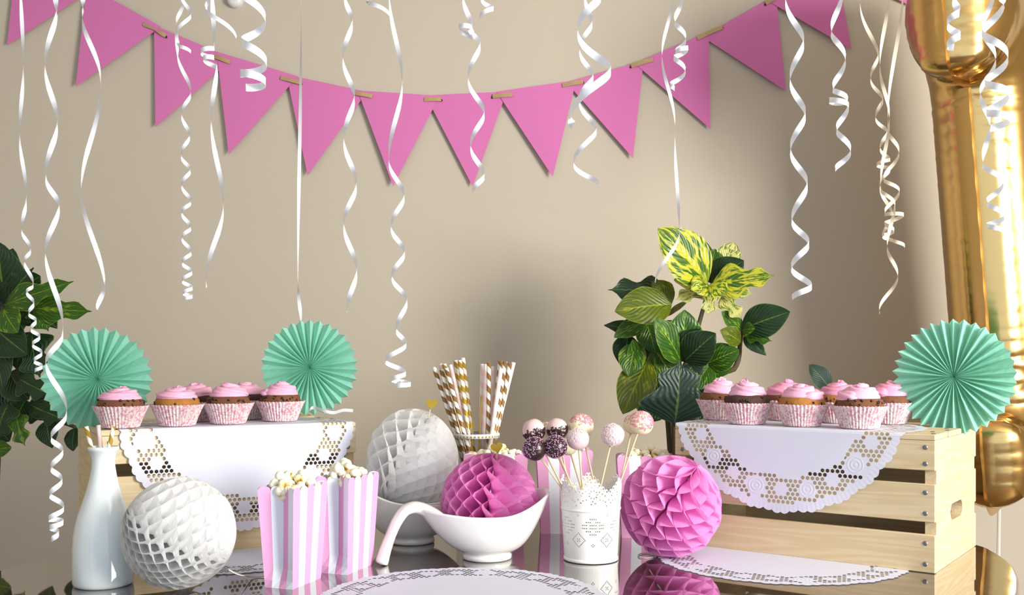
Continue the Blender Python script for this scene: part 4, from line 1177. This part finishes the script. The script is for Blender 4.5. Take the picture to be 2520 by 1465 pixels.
    body.transform(yaw.inverted() @ lean @ yaw); seam.transform(yaw.inverted() @ lean @ yaw)
    link('foil_body', body, t); link('seam', seam, t)
    V, Fc = tube([(.20, 0, .80), (.18, 0, .4), (.15, .0, .03)], .004, 6); link('balloon_string', mesh('balloon_string', V, Fc, M['string']), t)
    V, Fc = lathe([(0, 0), (.06, 0), (.06, .03), (.03, .06), (0, .06)], 24); link('balloon_weight', mesh('balloon_weight', V, Fc, M['gold'], True), t, (.15, 0, 0))
balloon()

# ------------------------------------------------------------------ plants
def leaf_mesh(kind, mat, seed=0):
    rr = random.Random(seed); nt, nv = 16, 8; V = []; Fc = []; uv = []
    for i in range(nt+1):
        t = i/nt
        if kind == 'oval': w_ = math.sin(PI*min(1, t**.85*1.0))**.75 if 0 < t < 1 else 0.0
        elif kind == 'tip': w_ = (math.sin(PI*t**.7))**.9 if 0 < t < 1 else 0
        elif kind == 'lobed': w_ = (.85*math.exp(-((t-.32)/.2)**2)+.62*math.exp(-((t-.74)/.16)**2))*min(1, t*7)*min(1, (1-t)*6)
        else: w_ = (1.0*math.exp(-((t-.36)/.24)**2)+.50*math.exp(-((t-.78)/.15)**2))*min(1, t*8)*min(1, (1-t)*7)
        w_ = max(w_, .02); arch = .10*math.sin(PI*t)
        for j in range(nv+1):
            s = -1+2*j/nv; und = .015*math.sin(t*PI*6+s*2+seed)*abs(s)**2
            q = .007*math.sin((t-abs(s)*.18)*PI*18)
            V.append((t, s*w_*.5, arch+.10*abs(s)*w_-.06*abs(s)**2.2*w_+und+q)); uv.append((t, .5+.5*s))
    for i in range(nt):
        for j in range(nv):
            a = i*(nv+1)+j; Fc.append((a, a+nv+1, a+nv+2, a+1))
    return mesh('leaf', V, Fc, M[mat], True, uvs=uv)
LM = {}
def leafm(kind, mat):
    k = (kind, mat)
    if k not in LM: LM[k] = leaf_mesh(kind, mat, len(LM))
    return LM[k]
def leaf(par, base, tip, width, kind, mat, tilt, ploc, petiole=None):
    ax = tip-base; L = ax.length; x = ax.normalized()
    view = Vector((0, -1, .25)).normalized()
    y = view.cross(x).normalized(); z = x.cross(y).normalized()
    R_ = Matrix((x, y, z)).transposed().to_4x4() @ Matrix.Rotation(tilt, 4, 'X')
    o = link('leaf', leafm(kind, mat), par); wf = width/.95
    o.location = base-ploc; o.rotation_euler = R_.to_euler(); o.scale = (L, wf, min(L, wf)*.9)
    return o
def plant(label, loc, leaves, stems, off, sc_, D0, pot_r=.13):
    t = thing('potted_croton', label, 'plant', loc)
    V, Fc = lathe([(0, 0), (pot_r*.75, 0), (pot_r*.8, .01), (pot_r, .24), (pot_r*1.04, .25), (pot_r*1.04, .27), (pot_r*.95, .27), (pot_r*.93, .24), (0, .235)], 40)
    link('pot', mesh('pot', V, Fc, M['pot'], True), t)
    V, Fc = lathe([(0, .245), (pot_r*.93, .242)], 30); link('soil', mesh('soil', V, Fc, M['soil']), t)
    pl = Vector(loc)
    for s in stems:
        pts = [Vector((0, 0, .24))+Vector((s[0][0]*.0, 0, 0))]+[P(off[0]+a/sc_, off[1]+b/sc_, D0+d)-pl for a, b, d in s]
        cp = catmull(pts, 6); n = len(cp); V, Fc = tube(cp, [.010-.006*i/n for i in range(n)], 7)
        link('stem', mesh('stem', V, Fc, M['stem'], True), t)
    for (bx, by, tx, ty, wpx, kind, mat, dd, lean, tilt) in leaves:
        b = P(off[0]+bx/sc_, off[1]+by/sc_, D0+dd); e = P(off[0]+tx/sc_, off[1]+ty/sc_, D0+dd-lean)
        leaf(t, b, e, 1.12*wpx/sc_*D0/F_PX, kind, mat, tilt, pl)
    return t
O, TP, LB, FD = 'oval', 'tip', 'lobed', 'fiddle'
RL = [
 (850, 440, 505, 62, 300, O, 'leaf_bright', -.06, .05, .1), (870, 440, 770, 110, 150, O, 'leaf_dark', .03, 0, .2), (862, 440, 900, 205, 190, O, 'leaf_green', .02, .0, -.3),
 (865, 440, 1100, 285, 200, O, 'leaf_dark', -.01, .04, .2), (960, 330, 1035, 160, 150, O, 'leaf_cream', .02, 0, 0), (862, 455, 1312, 388, 210, FD, 'leaf_bright', -.04, .05, .2),
 (860, 465, 1170, 520, 150, LB, 'leaf_cream', .0, .03, 0), (860, 470, 615, 420, 140, O, 'leaf_cream', .0, .03, .2), (850, 480, 625, 560, 150, LB, 'leaf_cream', -.02, .04, .1),
 (858, 462, 735, 490, 150, O, 'leaf_bright', -.07, .04, .1), (858, 462, 980, 520, 150, O, 'leaf_bright', -.08, .03, -.1), (868, 475, 850, 668, 150, LB, 'leaf_cream', -.05, .03, 0),
 (930, 530, 1085, 692, 150, LB, 'leaf_cream', -.03, .03, 0), (600, 520, 158, 490, 250, LB, 'leaf_dark', .02, .03, .2), (600, 590, 205, 640, 240, O, 'leaf_olive', -.04, .03, .1),
 (600, 590, 460, 430, 160, O, 'leaf_olive', .0, .02, .2), (705, 570, 560, 680, 60, O, 'leaf_olive', .02, 0, .8),
 (665, 985, 478, 695, 200, O, 'leaf_green', -.06, .05, .3), (668, 985, 690, 628, 240, O, 'leaf_green', -.01, .03, .0), (670, 985, 800, 760, 220, O, 'leaf_dark', -.05, .05, -.2), (690, 985, 905, 790, 210, O, 'leaf_dark', -.07, .05, -.1),
 (640, 985, 520, 800, 160, O, 'leaf_dark', -.03, .04, .3), (850, 1000, 1068, 905, 170, O, 'leaf_green', -.03, .04, 0), (860, 1020, 1015, 1050, 120, O, 'leaf_green', -.02, .03, .2),
 (1088, 760, 1420, 640, 200, O, 'leaf_dark', -.03, .05, .1), (1088, 770, 945, 640, 110, O, 'leaf_green', -.02, .03, 0), (1080, 850, 935, 770, 120, O, 'leaf_olive', -.04, .03, 0), (1095, 790, 1295, 845, 110, LB, 'leaf_green', -.02, .03, .4),
 (1105, 800, 1255, 945, 90, TP, 'leaf_dark', -.01, .02, .3), (1095, 770, 1180, 760, 90, TP, 'leaf_green', -.05, .03, 0),
 (360, 780, 130, 735, 110, TP, 'leaf_dark', .02, .02, .3), (300, 800, 262, 1025, 160, O, 'leaf_dark', .02, .02, .1), (440, 700, 200, 820, 130, O, 'leaf_green', .0, .02, .3), (350, 860, 300, 1092, 160, O, 'leaf_green', -.04, .03, .2),
 (360, 1010, 330, 835, 120, O, 'leaf_green', -.03, .03, .2), (435, 980, 262, 1352, 220, O, 'leaf_olive', -.04, .05, .2), (620, 1440, 655, 985, 440, FD, 'leaf_teal', -.14, .02, .05),
 (700, 1010, 805, 1110, 130, O, 'leaf_teal', -.03, .02, 0), (860, 1010, 745, 1190, 160, O, 'leaf_green', -.03, .03, .2), (480, 900, 600, 1080, 190, O, 'leaf_green', .0, .03, .2), (420, 700, 490, 930, 170, O, 'leaf_green', .01, .02, .1),
 (740, 1170, 850, 1345, 150, O, 'leaf_dark', .0, .03, .2), (560, 1040, 450, 1230, 190, O, 'leaf_dark', .03, .02, .1), (430, 900, 560, 1010, 170, O, 'leaf_dark', .04, .02, .1), (620, 700, 560, 900, 180, O, 'leaf_dark', .05, .02, .1),
 (700, 1100, 640, 1330, 200, O, 'leaf_dark', .03, .02, .1), (430, 660, 330, 760, 150, O, 'leaf_olive', .03, .02, .1), (860, 1080, 700, 1100, 150, O, 'leaf_green', .03, .02, .1), (500, 1250, 400, 1400, 200, O, 'leaf_dark', .05, .02, .1),
 (760, 1230, 700, 1420, 200, O, 'leaf_dark', .05, .02, .1), (1700, 1180, 1553, 1008, 130, O, 'leaf_teal', .0, .0, .1)]
RS = [[(620, 1300, 0), (700, 1000, 0), (790, 720, 0), (860, 460, 0)], [(640, 1250, .02), (660, 980, .0)], [(780, 1250, .02), (1030, 1040, .02), (1075, 860, .02), (1090, 770, .0)], [(560, 1200, .03), (440, 980, .02), (430, 780, .02), (600, 560, .02)],
      [(800, 1400, .03), (1400, 1400, .05), (1690, 1180, .0)]]
p = P(1690, 900, 2.5); plant('tall variegated croton plant with yellow-green top leaves behind the right crate', (p.x, 2.5, 0), RL, RS, (1440, 540), 2.818, 2.5)
LL = [
 (40, 470, -10, 90, 260, O, 'leaf_dark', -.02, .04, .1), (30, 480, 80, 130, 180, O, 'leaf_dark', .02, .02, .1), (20, 490, 210, 250, 230, LB, 'leaf_dark', -.02, .03, .2), (20, 485, 458, 335, 150, FD, 'leaf_green', -.05, .05, .2),
 (120, 420, 250, 300, 200, O, 'leaf_dark', .02, .03, .2), (170, 500, 570, 522, 175, FD, 'leaf_green', -.03, .04, .3), (270, 470, 300, 645, 240, LB, 'leaf_green', -.02, .03, .1), (160, 480, 200, 610, 170, O, 'leaf_dark', .0, .03, .1),
 (20, 505, 110, 655, 150, O, 'leaf_green', -.05, .03, .1), (-60, 600, 170, 790, 220, O, 'leaf_dark', -.03, .04, .1), (-30, 640, 20, 1005, 190, O, 'leaf_dark', -.02, .03, .1), (250, 470, 355, 630, 120, TP, 'leaf_dark', .03, 0, .1),
 (200, 640, 250, 935, 300, LB, 'leaf_dark', -.02, .03, .1), (100, 930, 310, 1040, 200, LB, 'leaf_dark', -.03, .03, .1), (60, 900, 180, 1070, 190, O, 'leaf_dark', .0, .03, .1), (60, 1080, -20, 1330, 230, LB, 'leaf_dark', -.02, .03, .1),
 (100, 1150, 155, 1358, 160, LB, 'leaf_green', -.03, .03, .1), (180, 1100, 390, 1190, 210, LB, 'leaf_dark', -.01, .03, .1), (290, 1200, 325, 1372, 130, TP, 'leaf_dark', -.02, .02, .1), (465, 1245, 455, 1392, 100, O, 'leaf_dark', .0, .02, .2),
 (-40, 1380, 72, 1368, 90, O, 'leaf_green', -.03, .02, .2), (160, 1070, 90, 1250, 170, O, 'leaf_dark', .02, .02, .1), (-40, 900, 90, 1130, 220, O, 'leaf_dark', .03, .02, .1), (-60, 1150, 60, 1330, 200, O, 'leaf_dark', .03, .02, .1),
 (200, 1060, 300, 1150, 150, O, 'leaf_dark', .02, .02, .1), (20, 700, -60, 980, 200, O, 'leaf_dark', .04, .02, .1), (180, 650, 100, 880, 170, O, 'leaf_dark', .03, .02, .1), (-60, 300, 60, 520, 240, O, 'leaf_dark', .05, .02, .1)]
LS = [[(-40, 1500, 0), (-20, 1000, 0), (20, 490, 0)], [(0, 1100, .02), (120, 1160, .02), (350, 1200, .02), (480, 1245, .0)], [(0, 900, .03), (130, 630, .03), (260, 480, .0)], [(0, 1000, .03), (150, 800, .03), (200, 640, 0)]]
p = P(-30, 900, 2.35); plant('large dark-leaved croton plant at the left edge behind the mint fan', (p.x, 2.35, 0), LL, LS, (0, 560), 2.525, 2.35)
